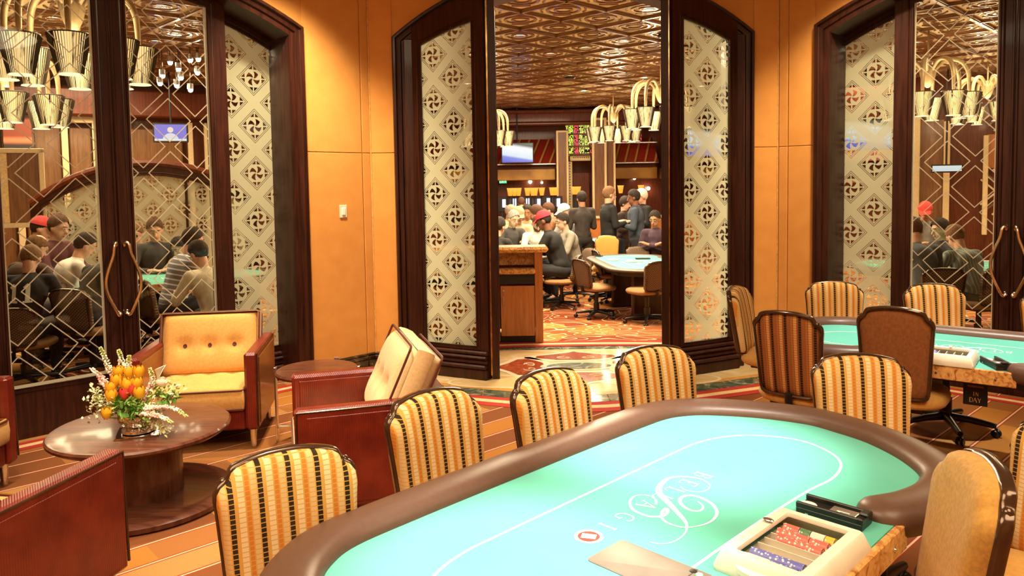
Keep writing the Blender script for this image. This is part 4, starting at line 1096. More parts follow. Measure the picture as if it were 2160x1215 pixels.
for i, (x, y) in enumerate(((2.45, 11.6), (1.35, 16.3))):
    c = near_cell(x, y)
    tag(obj('ceiling_speaker', G().lathe([(.001, -.05), (.09, -.045), (.12, -.02), (.12, 0), (.001, 0)], 18), M['black'], None, (c[0], c[1], 3.985)), 'dark round dome camera on the coffered ceiling, %s' % ('the nearer one' if i == 0 else 'the farther one'), 'camera')
# outer walls of the card room
for nm, a in (('wall_north', (1, 24.9, 1.9, 33, .2, 4.5)), ('wall_far_west', (-15.2, 14, 1.9, .2, 24, 4.5)), ('wall_far_east', (17.2, 14, 1.9, .2, 24, 4.5))):
    obj(nm, G().box(*a), M['hall_wood'], smooth=0, kind='structure')
# hall floor with its slight slope
bpy.data.objects['floor.001'].data.clear_geometry()
gf = G(); ys = [3.0, 8.05, 10.45, 25]
gf.add([(x, y, hz(y) - .004) for y in ys for x in (-15.2, 17.2)], [(0, 1, 3, 2), (2, 3, 5, 4), (4, 5, 7, 6)])
bpy.data.objects['floor.001'].data.from_pydata(gf.v, [], gf.f)
if not bpy.data.objects['floor.001'].data.materials: bpy.data.objects['floor.001'].data.materials.append(M['carpet_hall'])
def FX(px): return (px - 1079) / 66.7
def FZ(y): return 1.7 + (387 - y) / 66.7
cor = G(); cor.box(1, 24.0, 3.72, 33, 1.6, .40, .05); cor.box(1, 23.3, 3.50, 33, .3, .10, .03); cor.box(1, 23.15, 3.86, 33, .14, .12, .03)
obj('trim_3', cor, M['hall_wood'], kind='structure')
k = N('red_gold_awning'); x = k.xyz()
s = k.m('FRACT', k.m('MULTIPLY', k.m('ADD', x[0], k.m('MULTIPLY', x[2], -.45)), 3.2)); s2 = k.m('FRACT', k.m('MULTIPLY', k.m('ADD', x[0], k.m('MULTIPLY', x[2], -.45)), 4.0))
M['awning'] = k.done(k.pbr(k.ramp(s, [(0, (.34, .022, .012)), (.45, (.34, .022, .012)), (.5, (.55, .30, .06)), (.62, (.62, .36, .09)), (.68, (.22, .015, .01)), (.9, (.34, .03, .015))]), .5))
def awning(x0, x1, lab):
    t = empty('awning', ((x0 + x1) / 2, 24.2, 0), 0, lab, 'awning')
    w = x1 - x0
    obj('striped_valance', G().prism([(.60, 3.12), (.66, 3.12), (-.45, 2.32), (-.50, 2.32)], -w / 2, w / 2, 'x'), M['awning'], t, smooth=0)
    obj('edge_rail', G().box(0, -.50, 2.29, w, .05, .05, .01), M['chrome'], t)
    obj('gold_fascia', G().box(0, .2, 1.97, w, .9, .36, .02), M['gold_fascia'], t)
    obj('dark_fascia', G().box(0, -.15, 2.20, w, .1, .14), M['hall_wood'], t, smooth=0)
k = N('gold_fascia'); M['gold_fascia'] = k.done(k.pbr(k.ramp(k.noise(1.5, 2), [(.3, (.25, .10, .02)), (.7, (.62, .33, .06))]), .3, .2))
awning(FX(900), FX(1172), 'red and gold striped awning over the dark back wall, left of the cream pilasters')
awning(FX(1291), FX(1386), 'short red and gold striped awning right of the odds board')
awning(FX(1402), FX(2000), 'red and gold striped awning running behind the right-hand door leaf')
awning(-14, FX(880), 'red and gold striped awning far behind the left-hand glass doors')
def pilaster(name, x, y, z0, z1, w, rz=0, sf=.055, parent=None):
    t = empty(name, (x, y, 0), rz, None, None, None, 'structure')
    obj('panel', G().box(0, .03, (z0 + z1) / 2, w, .10, z1 - z0, .01), M['pil_brown'], t)
    for sx in (-1, 1): obj('cream_strip', G().box(sx * (w / 2 - sf / 2), -.03, (z0 + z1) / 2, sf, .05, z1 - z0, .008), M['pil_cream'], t)
    for z in (z0 + sf / 2, z1 - sf / 2): obj('cream_strip', G().box(0, -.03, z, w - 2 * sf, .05, sf, .008), M['pil_cream'], t)
    k2 = G(); k2.prism([(0, (z0 + z1) / 2 + (z1 - z0) * .3), (-.045, (z0 + z1) / 2), (0, (z0 + z1) / 2 - (z1 - z0) * .3), (.045, (z0 + z1) / 2)], -.03, -.018, 'y')
    obj('spindle_inlay', k2, M['chrome'] if w > .5 else M['pil_brown'], t, smooth=0)
    return t
n = 4
def nx():
    global n; n += 1; return 'trim_%d' % (n - 1)
pilaster(nx(), FX(1183), 23.1, .75, FZ(282), .36)
pilaster(nx(), FX(1257), 23.0, .62, FZ(258), .44, 0, .07)
pilaster(nx(), FX(1279), 23.1, .80, FZ(262), .34, 0, .06)
pilaster(nx(), FX(1394), 23.0, .62, FZ(245), .26, 0, .07)
# doorway between the pilasters with a studded cream surround
t = empty('door_4', (FX(1222), 23.6, 0), 0, None, None, None, 'structure')
obj('dark_opening', G().box(0, .4, .9, .62, .1, 2.2), M['hall_wood'], t, smooth=0)
obj('cream_surround', G().box(-.33, 0, .9, .16, .12, 2.9, .01), M['pil_cream'], t)
obj('cream_surround', G().box(0, 0, 2.47, .64, .12, .20, .01), M['pil_cream'], t)
st = G()
for i in range(22): st.sphere((-.33, -.07, .6 + i * .085), .018, 6, 4)
for i in range(8): st.sphere((-.2 + i * .065, -.07, 2.47), .018, 6, 4)
tag(obj('studs', st, M['hall_wood'], t), None, None, None, 'stuff')
# odds board with two balcony rails
k = N('odds_board'); x = k.xyz()
cxv = k.m('FLOOR', k.m('MULTIPLY', x[0], 52.0)); czv = k.m('FLOOR', k.m('MULTIPLY', x[2], 24.0))
wn = k.n('ShaderNodeTexWhiteNoise', noise_dimensions='2D'); k.l(k.comb(cxv, czv), wn.inputs['Vector'])
colx = k.m('FLOOR', k.m('MULTIPLY', x[0], 6.0)); wn2 = k.n('ShaderNodeTexWhiteNoise', noise_dimensions='1D'); k.l(k.m('ADD', colx, 3.3), wn2.inputs['W'])
cc = k.ramp(wn2.outputs[0], [(0, (.9, .04, .06)), (.3, (.55, .75, .05)), (.55, (.08, .55, .10)), (.75, (.85, .12, .05)), (.9, (.6, .7, .1))], 'CONSTANT')
on = k.m('MULTIPLY', k.m('GREATER_THAN', wn.outputs[0], .45), k.m('MULTIPLY', k.m('GREATER_THAN', k.m('FRACT', k.m('MULTIPLY', x[2], 24.0)), .35), k.m('GREATER_THAN', k.m('FRACT', k.m('MULTIPLY', x[0], 6.0)), .12)))
M['odds'] = k.done(k.pbr((.01, .008, .008), .4, emit=cc, es=k.m('MULTIPLY', on, 1.3)))
t = empty('odds_board', (FX(1221), 23.9, 3.1), 0, 'tall electronic odds board of red and green digits behind balcony rails', 'board')
obj('screen', G().box(.0, 0, 0, .80, .06, 1.1), M['odds'], t, smooth=0)
for z in (.08, -.30):
    obj('rail', G().box(-.1, -.5, z, .85, .06, .05, .01), M['hall_wood'], t)
    b = G()
    for i in range(12): b.box(-.48 + i * .07, -.5, z - .05, .012, .02, .10)
    tag(obj('balusters', b, M['bronze'], t, smooth=0), None, None, None, 'stuff')
obj('ledge', G().box(0, -.4, -.53, .82, .3, .05, .01), M['bronze'], t)
t = empty('odds_board', (FX(1320), 24.0, 3.15), 0, 'odds board of white and green digits above the short awning', 'board')
obj('screen', G().box(0, 0, 0, 1.0, .06, .42), M['odds'], t, smooth=0)
obj('ledge', G().box(.2, -.3, -.24, 1.5, .2, .05, .01), M['chrome'], t)
# low counters along the back
cn = empty('betting_counter', (3.2, 22.4, HF), 0, 'cream-topped betting counter under the back pilasters', 'counter')
obj('front', G().box(0, 0, .42, 4.6, .5, .84, .01), M['red_wood'], cn)
obj('top', G().box(0, -.02, .87, 4.7, .6, .06, .01), M['pil_cream'], cn)
cn = empty('betting_counter', (-4.95, 22.4, HF), 0, 'long dark counter under the row of amber lamps', 'counter')
obj('front', G().box(0, 0, .42, 11.8, .5, .84, .01), M['hall_wood'], cn)
obj('top', G().box(0, -.02, .87, 11.8, .6, .06, .01), M['black'], cn)
# amber cup lamps
k = N('amber_shade'); x = k.xyz()
M['amber'] = k.done(k.pbr((.5, .2, .03), .5, emit=k.ramp(k.m('ADD', x[2], .5), [(.38, (1, .25, .02)), (.5, (1, .30, .03)), (.62, (1, .42, .07))]), es=.55))
ALN = ['second in the left trio', 'middle of the left trio', 'right of the left trio', 'left of the second trio', 'middle of the second trio', 'right of the second trio', 'standing alone before the left pilaster', 'left of the pair touching the left pilaster', 'right of the pair touching the left pilaster', 'left of the pair in the studded doorway', 'right of the pair in the studded doorway', 'alone right of the tall pilaster', 'above the white-haired person', 'behind the left chandelier', 'farthest left behind the door leaf']
first = None
for i, (px, py) in enumerate([(1076, 404), (1085, 404), (1094, 404), (1113, 404), (1124, 404), (1129, 404), (1143, 404), (1165, 404), (1172, 404), (1211, 403), (1219, 403), (1309, 402), (1352, 402), (1040, 405), (1030, 405)]):
    loc = (FX(px) * .935, 22.42, FZ(py))
    if first is None:
        first = empty('amber_lamp', loc, 0, 'amber cup lamp on the back counter, leftmost of the left trio', 'lamp', 'amber lamps along the back counter')
        obj('lamp_shade', G().lathe([(.055, -.11), (.09, .10), (.10, .12), (.085, .10), (.05, -.10)], 14), M['amber'], first)
        obj('stem', G().cyl(0, 0, -.75, -.10, .014, 8), M['bronze'], first)
    else: dup(first, loc, None, 'amber cup lamp on the back counter, ' + ALN[i])
for i, (px, py) in enumerate([(1120, 384), (1145, 386), (1345, 379), (1375, 402)]):
    tag(obj('wall_spot', G().sphere((0, 0, 0), .055 if i != 1 else .035, 10, 7), M['bulb'], None, (FX(px), 24.6, FZ(py))), ['bright wall spot left of the pilasters, above the amber lamps', 'fainter wall spot close to the left pilaster', 'bright wall spot under the short awning', 'wall spot at the head of the white-haired man'][i], 'light')
k = N('blue_screen'); f = k.noise(9, 2); M['screen'] = k.done(k.pbr((.02, .02, .03), .3, emit=k.ramp(f, [(.35, (.25, .35, .95)), (.6, (.9, .93, 1))]), es=1.3))
first = None
MN = ['', 'second from the left', 'third from the left', 'fourth from the left', 'in the studded doorway', 'just left of the left pilaster', 'hidden by the left door leaf edge']
for mi, (px, py) in enumerate([(1081, 427), (1107, 427), (1129, 428), (1148, 427), (1212, 427), (1168, 428), (1060, 428)]):
    loc = (FX(px), 22.55, FZ(py))
    if first is None:
        first = empty('monitor', loc, 0, 'counter monitor glowing blue beneath the amber lamps, leftmost clear of the door', 'monitor', 'monitors on the back counter')
        obj('casing', G().box(0, .04, 0, .36, .06, .44, .01), M['black'], first)
        obj('screen', G().box(.06, 0, .03, .10, .012, .24), M['screen'], first, smooth=0)
        obj('stand', G().box(0, .05, -.30, .08, .05, .2, .01), M['black'], first)
    else: dup(first, loc, None, 'counter monitor glowing blue beneath the amber lamps, ' + MN[mi])
# exit sign
t = empty('exit_sign', (FX(1061), 24.77, FZ(382)), 0, 'small green lit exit sign on the dark back wall', 'sign')
obj('case', G().box(0, 0, 0, .26, .06, .15, .01), M['black'], t)
obj('face', G().box(0, -.035, 0, .24, .01, .13), glow('exit_green', (.02, .38, .12), 1.1), t, smooth=0)
GLY['X'] = [([(.04, 0), (.56, 1)], .1), ([(.56, 0), (.04, 1)], .1)]
GLY['T'] = [([(.3, 0), (.3, 1)], .13), ([(0, 1), (.6, 1)], .1)]
mt_ = glow('exit_letters', (.7, 1, .8), 1.6)
for i, ch in enumerate('EXIT'):
    g = letter(ch, (i - 1.5) * .055, 0, .085, 0); g.v = [(x, -.042, yy) for x, yy, z in g.v]
    obj('printed_letter', g, mt_, t, smooth=0)
# televisions
def tvmat(name, kind):
    k = N(name); x = k.xyz()
    if kind == 0:
        f = k.noise(3.2, 3); e = k.ramp(k.m('ADD', k.m('MULTIPLY', x[2], .7), k.m('ADD', k.m('MULTIPLY', x[0], .12), .5)), [(.28, (.12, .12, .75)), (.38, (.18, .25, .85)), (.42, (.75, .88, 1)), (.62, (.95, 1, 1)), (.68, (.02, .05, .04)), (.85, (.15, .3, .25))])
        e = k.mix(k.m('MULTIPLY', f, .25), e, (.05, .1, .2))
    else:
        head = k.m('SQRT', k.m('ADD', k.m('POWER', k.m('ABSOLUTE', k.m('SUBTRACT', x[0], .0)), 2), k.m('POWER', k.m('ABSOLUTE', k.m('SUBTRACT', x[2], .055)), 2)))
        bod = k.m('SQRT', k.m('ADD', k.m('POWER', k.m('ABSOLUTE', x[0]), 2), k.m('POWER', k.m('ABSOLUTE', k.m('ADD', x[2], .16)), 2)))
        e = k.mix(k.m('LESS_THAN', bod, .15), (.22, .20, .85), (.80, .80, .95)); e = k.mix(k.m('LESS_THAN', head, .055), e, (.95, .80, .70))
        e = k.mix(k.m('LESS_THAN', x[2], -.12), e, (.85, .9, 1))
    return k.done(k.pbr((.01, .01, .01), .3, emit=e, es=.5))
def tv(x, y, z, w, h, rz, kind, lab):
    t = empty('television', (x, y, z), rz, lab, 'television')
    obj('casing', G().box(0, .03, 0, w + .06, .06, h + .06, .01), M['black'], t)
    obj('screen', G().box(0, -.006, 0, w, .014, h, .002), tvmat('tv_picture_%d' % kind, kind), t, smooth=0)
    obj('bracket', G().box(0, .12, 0, .12, .14, .12), M['black'], t, smooth=0)
    obj('hanger', G().cyl(0, .12, 0, 4.02 - z, .02, 8), M['black'], t)
tv(.20, 23.0, 2.62, .92, .56, 0, 0, 'television with a white and blue picture beside the left doorway chandelier')
tv(-6.68, 15.0, 2.80, .58, .32, .3, 1, 'television showing a newsreader in blue, seen through the left glass doors')
tv(9.4, 16.4, 1.88, .55, .12, -.4, 0, 'narrow blue screen far behind the right-hand glass doors')
tv(-2.9, 15.5, 2.45, .9, .55, .1, 1, 'blue screen hanging behind the right sidelight of the lounge doors')
tv(4.45, 17.0, 2.55, 1.0, .6, -.1, 0, 'bright blue screen hanging behind the frosted sidelight next to the turned chair')
tv(7.0, 15.0, 2.55, .9, .55, -.3, 0, 'bright blue screen behind the frosted sidelight of the right-hand doors')
# left facade: cream posts, lintel and dark panels
t = empty('wall_northwest', (-9.0, 15.8, 0), radians(30), None, None, None, 'structure')
obj('backing', G().box(1, .3, 1.9, 10, .1, 4.4), M['hall_wood'], t, smooth=0)
obj('bulkhead', G().box(1, .0, 3.5, 10, .7, .55, .03), M['hall_wood'], t)
for x, w in ((-1.75, .14), (-1.02, .12), (-.20, .12), (.36, .12), (2.2, .10), (2.55, .12), (2.95, .10)):
    obj('cream_post', G().box(x, 0, 1.5, w, .14, 3.3, .01), M['pil_cream'], t)
obj('cream_lintel', G().box(-.5, -.01, 3.16, 2.8, .16, .14, .01), M['pil_cream'], t)
for x, w in ((-1.4, .56), (-.6, .66), (.08, .40), (1.3, 1.5)):
    obj('wood_panel', G().box(x, .12, 1.5, w, .06, 3.0, .02), M['pil_brown'], t)
t = empty('lit_poster', (-9.75, 15.1, 2.2), radians(30), 'lit poster with a red-haired figure and white papers behind the left glass door leaf', 'poster')
k = N('poster_print'); x = k.xyz()
e = k.ramp(k.m('ADD', k.m('MULTIPLY', x[2], .75), .5), [(0, (.35, .45, .25)), (.1, (.55, .6, .4)), (.14, (.05, .03, .02)), (.24, (.7, .42, .28)), (.36, (.05, .03, .02)), (.42, (.8, .82, .78)), (.48, (.04, .02, .02)), (.54, (.85, .78, .6)), (.60, (.02, .018, .02)), (.80, (.03, .02, .02)), (.88, (.55, .16, .07)), (.95, (.2, .04, .02))], 'EASE')
M['poster'] = k.done(k.pbr(e, .4, emit=e, es=.5))
obj('print', G().box(0, 0, .35, .48, .03, 1.15, .005), M['poster'], t, smooth=0)
obj('frame', G().box(0, .03, .35, .56, .03, 1.24, .01), M['bronze'], t)
t = empty('framed_board', (-8.35, 12.6, 1.75), radians(25), 'cream-framed lit board at the lower left edge, seen through the glass', 'board')
for x, z, w, h in ((-.5, 0, .08, 1.3), (.5, 0, .08, 1.3), (0, -.62, 1.08, .08), (0, .62, 1.08, .08)): obj('cream_frame', G().box(x, 0, z, w, .06, h, .008), M['pil_cream'], t)
obj('board', G().box(0, .02, 0, .96, .03, 1.2), M['pil_brown'], t, smooth=0)
obj('lit_panel', G().box(-.2, -.01, 0, .42, .03, 1.15), plain('lit_cream', (.85, .62, .28), .5), t, smooth=0)
# arched partition of frosted glass among the tables on the left
ap = empty('arched_screen', (-4.75, 9.9, HF), radians(14), 'arched wooden partition with frosted pinwheel glass behind the players at left', 'partition')
top = lambda s: 1.35 + sqrt(max(.01, 2.05 ** 2 - (s - 1.35) ** 2)) - 1.16
f = panel('arch_frame', ap, 2.7, lambda s: top(s), .13, .13, .55, lambda s: top(s) - .15, (-1.35, 0, 0), 0, M['glass_frost'], 0, .09)
for x in (.87, 1.83): obj('mullion', G().box(x, -.01, 1.2, .03, .04, 1.6, .005), M['dark_wood'], f)
obj('cap_rail', G().tube([(s, -.02, top(s) + .0) for s in [2.7 * i / 20 for i in range(21)]], .05, 8), M['hall_wood'], f)
# right facade
t = empty('wall_northeast', (10.6, 16.8, 0), radians(-30), None, None, None, 'structure')
obj('backing', G().box(0, .4, 1.9, 12, .1, 4.4), M['hall_wood'], t, smooth=0)
for x, w, h in ((-1.45, .13, 2.75), (-.85, .13, 2.55), (-.1, .10, 2.2), (.9, .12, 3.1)): obj('cream_post', G().box(x, 0, h / 2 + .4, w, .16, h, .01), M['pil_cream'], t)
obj('wood_panel', G().box(-1.15, .08, 1.7, .48, .08, 2.6, .01), M['pil_brown'], t)
obj('red_panel', G().box(.35, .1, 2.25, .85, .08, .75, .01), M['red_wood'], t)
for z0 in (1.35, 3.2):
    for sg in (-1, 1):
        for off in (-.16, 0, .16):
            obj('lattice_bar', G().box(0, 0, 0, 1.15, .04, .035), M['pil_brown'] if off == 0 else M['pil_cream'], t, (.35 + off * .7, .03, z0 + off * sg * .7), (0, sg * .75, 0), 0)
obj('awning_strip', G().prism([(.3, 2.75), (.36, 2.75), (-.3, 2.1), (-.36, 2.1)], -3.6, -1.7, 'x'), M['awning'], t, smooth=0)
obj('ledge', G().box(-2.6, -.3, 1.62, 2.0, .3, .05, .01), M['red_wood'], t)
# ---------------------------------------------------------------- chandeliers
k = N('pleated_shade'); x = k.xyz()
an = k.m('ARCTAN2', x[1], x[0]); pl = k.m('SINE', k.m('MULTIPLY', an, 46.0))
wn = k.n('ShaderNodeTexWhiteNoise', noise_dimensions='1D'); k.l(k.m('FLOOR', k.m('MULTIPLY', an, 9.0)), wn.inputs['W'])
nz = k.noise(9, 3, k.comb(k.m('MULTIPLY', x[0], 2.4), k.m('MULTIPLY', x[1], 2.4), k.m('MULTIPLY', x[2], .5)))
bl = k.ramp(k.m('ADD', k.m('MULTIPLY', nz, .8), k.m('MULTIPLY', wn.outputs[0], .28)), [(.62, (0, 0, 0)), (.76, (1, 1, 1))])
cc = k.ramp(k.m('ADD', k.m('MULTIPLY', pl, .25), .5), [(.3, (.80, .50, .16)), (.7, (1, .78, .42))])
M['shade'] = k.done(k.pbr(k.mix(bl, (.75, .55, .28), (.02, .012, .008)), .7, emit=k.mix(bl, cc, (0, 0, 0)), es=.62))
M['arm_gold'] = plain('antique_gold', (.36, .255, .125), .5, .3, .15, 10)
M['shade_glow'] = glow('shade_disc', (1, .84, .56), .7)
SHB = G().lathe([(.095, -.36), (.165, -.005), (.168, 0), (.163, -.005), (.09, -.355)], 20)
SHS = G().lathe([(.062, -.24), (.108, -.004), (.110, 0), (.106, -.004), (.058, -.236)], 18)
FINS = G()
for i in range(44):
    a = 2 * pi * i / 44; c, q = cos(a), sin(a)
    w0, w1 = .016, .011
    FINS.add([(.095 * c, .095 * q, -.355), ((.095 + w1) * c, (.095 + w1) * q, -.355), ((.166 + w0) * c, (.166 + w0) * q, -.004), (.166 * c, .166 * q, -.004)], [(0, 1, 2, 3)])
M['thread'] = plain('dark_pleat_thread', (.035, .022, .014), .8)
CHN = None
def chandelier(loc, rz, lab):
    global CHN
    if CHN:
        c = dup(CHN, loc, rz, lab)
        for o in c.children:
            if o.name.startswith('rod'): o.scale.z = (4.02 - loc[2]) / (4.0 - 3.42)
        return c
    t = empty('chandelier', loc, rz, lab, 'chandelier')
    obj('rod', G().cyl(0, 0, .12, 4.0 - loc[2], .014, 8), M['arm_gold'], t)
    d = G(); L = []
    for r, z in [(.02, -.20), (.05, -.17), (.085, -.09), (.11, .02), (.115, .10), (.08, .14), (.03, .16)]:
        L.append([(r * (1 + .06 * cos(12 * a)) * cos(a), r * (1 + .06 * cos(12 * a)) * sin(a), z) for a in [2 * pi * i / 36 for i in range(36)]])
    obj('ribbed_dome', d.loft(L), M['arm_gold'], t, smooth=60)
    for tier, (nn, R, zt, zup, mesh, rr) in enumerate([(8, .56, -.32, .20, SHB, .030)]):
        for i in range(nn):
            a = 2 * pi * i / nn + .35 + tier * .6
            pts = cr([(.06, 0, .02 if tier == 0 else -.12), (R * .42, 0, zup + (.0 if tier == 0 else .06)), (R * .78, 0, zup - .03), (R * .97, 0, zup - .20), (R, 0, zt + .02)], 6)
            g = G().tube([tuple(p) for p in pts], [rr * (.75 + .45 * sin(pi * j / (len(pts) - 1))) for j in range(len(pts))], 8)
            ar = obj('arm', g, M['arm_gold'], t, (0, 0, 0), (0, 0, a), 60)
            s = obj('lamp_shade', mesh, M['shade'], t, (R * cos(a), R * sin(a), zt), (0, 0, a), 60, fix=False)
            rz_ = (.165, .36, .095) if tier == 0 else (.108, .24, .062)
            obj('dark_threads', FINS, M['thread'], s, smooth=0, fix=False)
            rim = G(); rim.tube([(rz_[0] * cos(q), rz_[0] * sin(q), 0) for q in [2 * pi * i2 / 20 for i2 in range(20)]], .007, 5, True)
            obj('dark_rim', rim, M['black'], s)
            obj('light_disc', G().lathe([(.001, -rz_[1] + .012), (rz_[2] * .95, -rz_[1] + .012), (rz_[2] * 1.1, -rz_[1] - .004), (.001, -rz_[1] - .004)], 16), M['shade_glow'], s)
    lamp('chandelier_light', 'POINT', (0, 0, -.25), 42, (1, .80, .52), shadow_soft_size=.35).parent = t
    CHN = t
    return t
chandelier((-4.19, 7.4, 3.42), .1, 'big gold chandelier with striped shades close behind the left glass doors')
chandelier((2.90, 14.7, 3.40), .5, 'gold chandelier at the right edge of the open doorway')
chandelier((2.62, 19.4, 3.40), .9, 'smaller-looking gold chandelier in front of the odds board')
chandelier((-.62, 19.2, 3.32), .3, 'gold chandelier half hidden by the left edge of the open doorway')
chandelier((-10.2, 17.6, 3.05), .2, 'far gold chandelier seen low through the left glass doors')
chandelier((-6.3, 9.6, 3.2), 1.1, 'second gold chandelier behind the left glass doors, lower at the frame edge')
chandelier((6.55, 12.0, 3.30), .6, 'gold chandelier behind the right-hand glass door leaf')
chandelier((9.55, 15.3, 3.45), .2, 'gold chandelier farthest right, before the lattice panels')
# track spots in a cluster seen through the left doors
first = None
TSN = ['', 'second row, left of the middle', 'top row, third from left', 'rightmost of the top row', 'right end of the middle row', 'farthest left', 'middle of the middle row', 'lowest on the left', 'lowest in the middle', 'lowest of all on the right']
for ti, (px, py) in enumerate([(373, 134), (390, 148), (415, 130), (432, 128), (429, 156), (356, 161), (394, 166), (350, 177), (385, 182), (413, 191)]):
    Y = 12.6; loc = ((px - 1080) / 1600 * Y, Y, 1.7 + (398 - py) / 1600 * Y)
    if first is None:
        first = empty('track_spot', loc, 0, 'small bright track spot above the left television, first of the top row', 'light', 'track spots above the left television')
        obj('can', G().lathe([(.02, .10), (.05, .09), (.05, 0), (.044, 0)], 10), M['chrome'], first)
        obj('lamp', G().sphere((0, 0, -.01), .042, 8, 6), M['bulb'], first)
        obj('stem', G().cyl(0, 0, .1, .5, .008, 6), M['bronze'], first)
    else: dup(first, loc, None, 'small bright track spot above the left television, ' + TSN[ti])
# ---------------------------------------------------------------- podium desk just inside
cb = empty('podium_desk', (-.38, 8.0, 0), 0, 'cherry wood podium desk with a burl top just inside the open doors', 'desk')
obj('side_panel', G().box(.655, .16, .50, .085, .34, 1.0, .006), M['red_wood'], cb)
obj('side_panel', G().box(-.68, .16, .50, .03, .34, 1.0, .004), M['red_wood'], cb)
obj('back_panel', G().box(0, .31, .55, 1.35, .03, .9), M['red_wood'], cb, smooth=0)
obj('plinth', G().box(0, .17, .035, 1.38, .30, .07, .005), M['black'], cb)
for x in (-.47, -.02, .43):
    dr = obj('cabinet_door', G().box(x + .0, .012, .345, .36 if x > .4 else .44, .024, .54, .004), M['red_wood'], cb)
    obj('pull_handle', G().tube([(x - .15, -.002, .40), (x - .15, -.03, .41), (x - .15, -.03, .51), (x - .15, -.002, .52)], .005, 6), M['chrome'], dr)
    obj('key_lock', G().lathe([(.001, 0), (.011, 0), (.010, .006), (.001, .007)], 12), M['chrome'], dr, (x - .15, .0, .57), (pi / 2, 0, 0))
obj('dark_slot', G().box(-.02, .06, .685, 1.27, .06, .11), M['black'], cb, smooth=0)
obj('work_shelf', G().box(-.02, .0, .775, 1.28, .16, .055, .015), M['burl'], cb)
tp_ = G().box(-.02, .12, 1.0, 1.56, .36, .06, .026); tp_.box(.02, .20, .90, 1.2, .06, .16)
obj('burl_top', tp_, M['burl'], cb)
ky = empty('telephone', (-.40, 7.99, .803), .1, 'ivory keyed telephone console standing on the shelf of the podium desk', 'telephone')
obj('body', G().loft([[(x, y, 0) for x, y in rrect(.12, .05, .01)], [(x, y + .02, .13) for x, y in rrect(.11, .03, .01)]]), M['ivory_plastic'], ky)
kk = G()
for i in range(5): kk.box(-.07 + i * .035, -.036, .06, .012, .02, .07, .002)
obj('keys', kk, M['grey_panel'], ky)['kind'] = 'stuff'
# ---------------------------------------------------------------- tables and chairs of the hall
HALL_RAIL = bpy.data.objects['padded_rail.001'].data.copy(); HALL_RAIL.materials[0] = plain('taupe_rail_leather', (.10, .075, .055), .4)
def hall_table(x, y, rz, lab):
    src = bpy.data.objects['poker_table.001']
    t = dup(src, (x, y, hz(y)), rz, lab)
    t.scale = (1, 1, 1)
    for c in t.children:
        if c.name.startswith('padded_rail'):
            c.scale = (.985, .985, .5); c.location.z = .733 * .5 - .006
            c.data = HALL_RAIL
    return t
hall_table(1.80, 10.95, radians(96), 'empty teal poker table seen through the open doors, papers lying on it')
hall_table(-.6, 12.05, radians(4), 'poker table with players in a red cap and a white shirt')
hall_table(1.9, 15.2, radians(8), 'poker table deep in the hall before the standing men')
hall_table(-3.85, 8.4, radians(30), 'poker table crowded with players behind the left glass doors')
hall_table(5.0, 8.5, radians(-20), 'poker table with players behind the right-hand glass doors')
for i, (x, y, rz) in enumerate([(1.75, 10.9, .3), (1.95, 11.3, -.1), (1.50, 11.2, 1.2)]):
    tag(obj('paper_pad', G().box(0, 0, .006, .22, .15, .012, .002), M['ivory_plastic'] if i != 1 else M['black'], None, (x, y, hz(y) + .745), (0, 0, rz)), ['ivory pad at the middle of the empty hall table', 'black pad on the empty hall table', 'ivory pad at the left end of the empty hall table'][i], 'pad')
def hc(kind, x, y, rz, lab):
    o = poker_chair(kind, x, y, rz, lab); o.location.z = hz(o.location.y); o.scale = (1, 1, .88); return o
hc('weave', .92, 10.45, D(-62), 'brown woven chair seen from behind at the left end of the empty hall table')
hc('weave', 1.86, 9.55, D(24), 'brown woven chair cut by the right door edge, at the empty hall table')
hc('gold', 1.55, 12.35, D(172), 'yellow-backed chair on the far side of the empty hall table').scale = (1, 1, 1.08)
hc('weave', 2.05, 12.4, D(184), 'brown woven chair right of the yellow chair at the empty hall table')
hc('weave', 1.30, 11.9, D(-80), 'brown woven chair pulled away between the red-capped man and the empty table')
hc('weave', 1.36, 14.3, D(-10), 'brown woven chair deep in the hall, left of the standing man in black')
hc('weave', 2.1, 14.4, D(15), 'brown woven chair deep in the hall, right of the standing man in black')
hc('weave', 2.75, 12.1, D(150), 'brown woven chair of the smiling man in the dark shirt')
hc('weave', -4.22, 6.30, D(14), 'woven chair of the player in the number 11 jersey').scale = (1, 1, .76)
hc('weave', -3.92, 6.62, D(-12), 'woven chair of the leaning brown-haired player at left')
hc('weave', -3.62, 7.30, D(-45), 'woven chair of the player in the striped polo shirt')
hc('weave', -3.55, 8.5, D(110), 'tan woven chair beside the player in a beige shirt')
hc('weave', 4.10, 7.15, D(-10), 'woven chair of the broad grey-shirted player at right')
hc('weave', 4.72, 7.25, D(12), 'woven chair of the player in the grey-green striped shirt at right')
# ---------------------------------------------------------------- people
def capsule(g, p0, r0, p1, r1, n=10):
    p0, p1 = Vector(p0), Vector(p1); t = p1 - p0; L = t.length
    t = t / L if L > 1e-6 else Vector((0, 0, 1)); u = t.orthogonal().normalized(); w = t.cross(u)
    rings = []
    for a in (-80, -45, -10): rings.append((p0 + t * r0 * sin(radians(a)), r0 * cos(radians(a))))
    for a in (10, 45, 80): rings.append((p1 + t * r1 * sin(radians(a)), r1 * cos(radians(a))))
    g.loft([[tuple(c + (u * cos(2 * pi * i / n) + w * sin(2 * pi * i / n)) * r) for i in range(n)] for c, r in rings])
def ellip(g, c, r, M3=None, n=14, m=9):
    q = G().sphere((0, 0, 0), 1, n, m)
    for i, p in enumerate(q.v):
        v = Vector((p[0] * r[0], p[1] * r[1], p[2] * r[2]))
        if M3: v = M3 @ v
        q.v[i] = tuple(v + Vector(c))
    g.merge(q)
PENDING = []
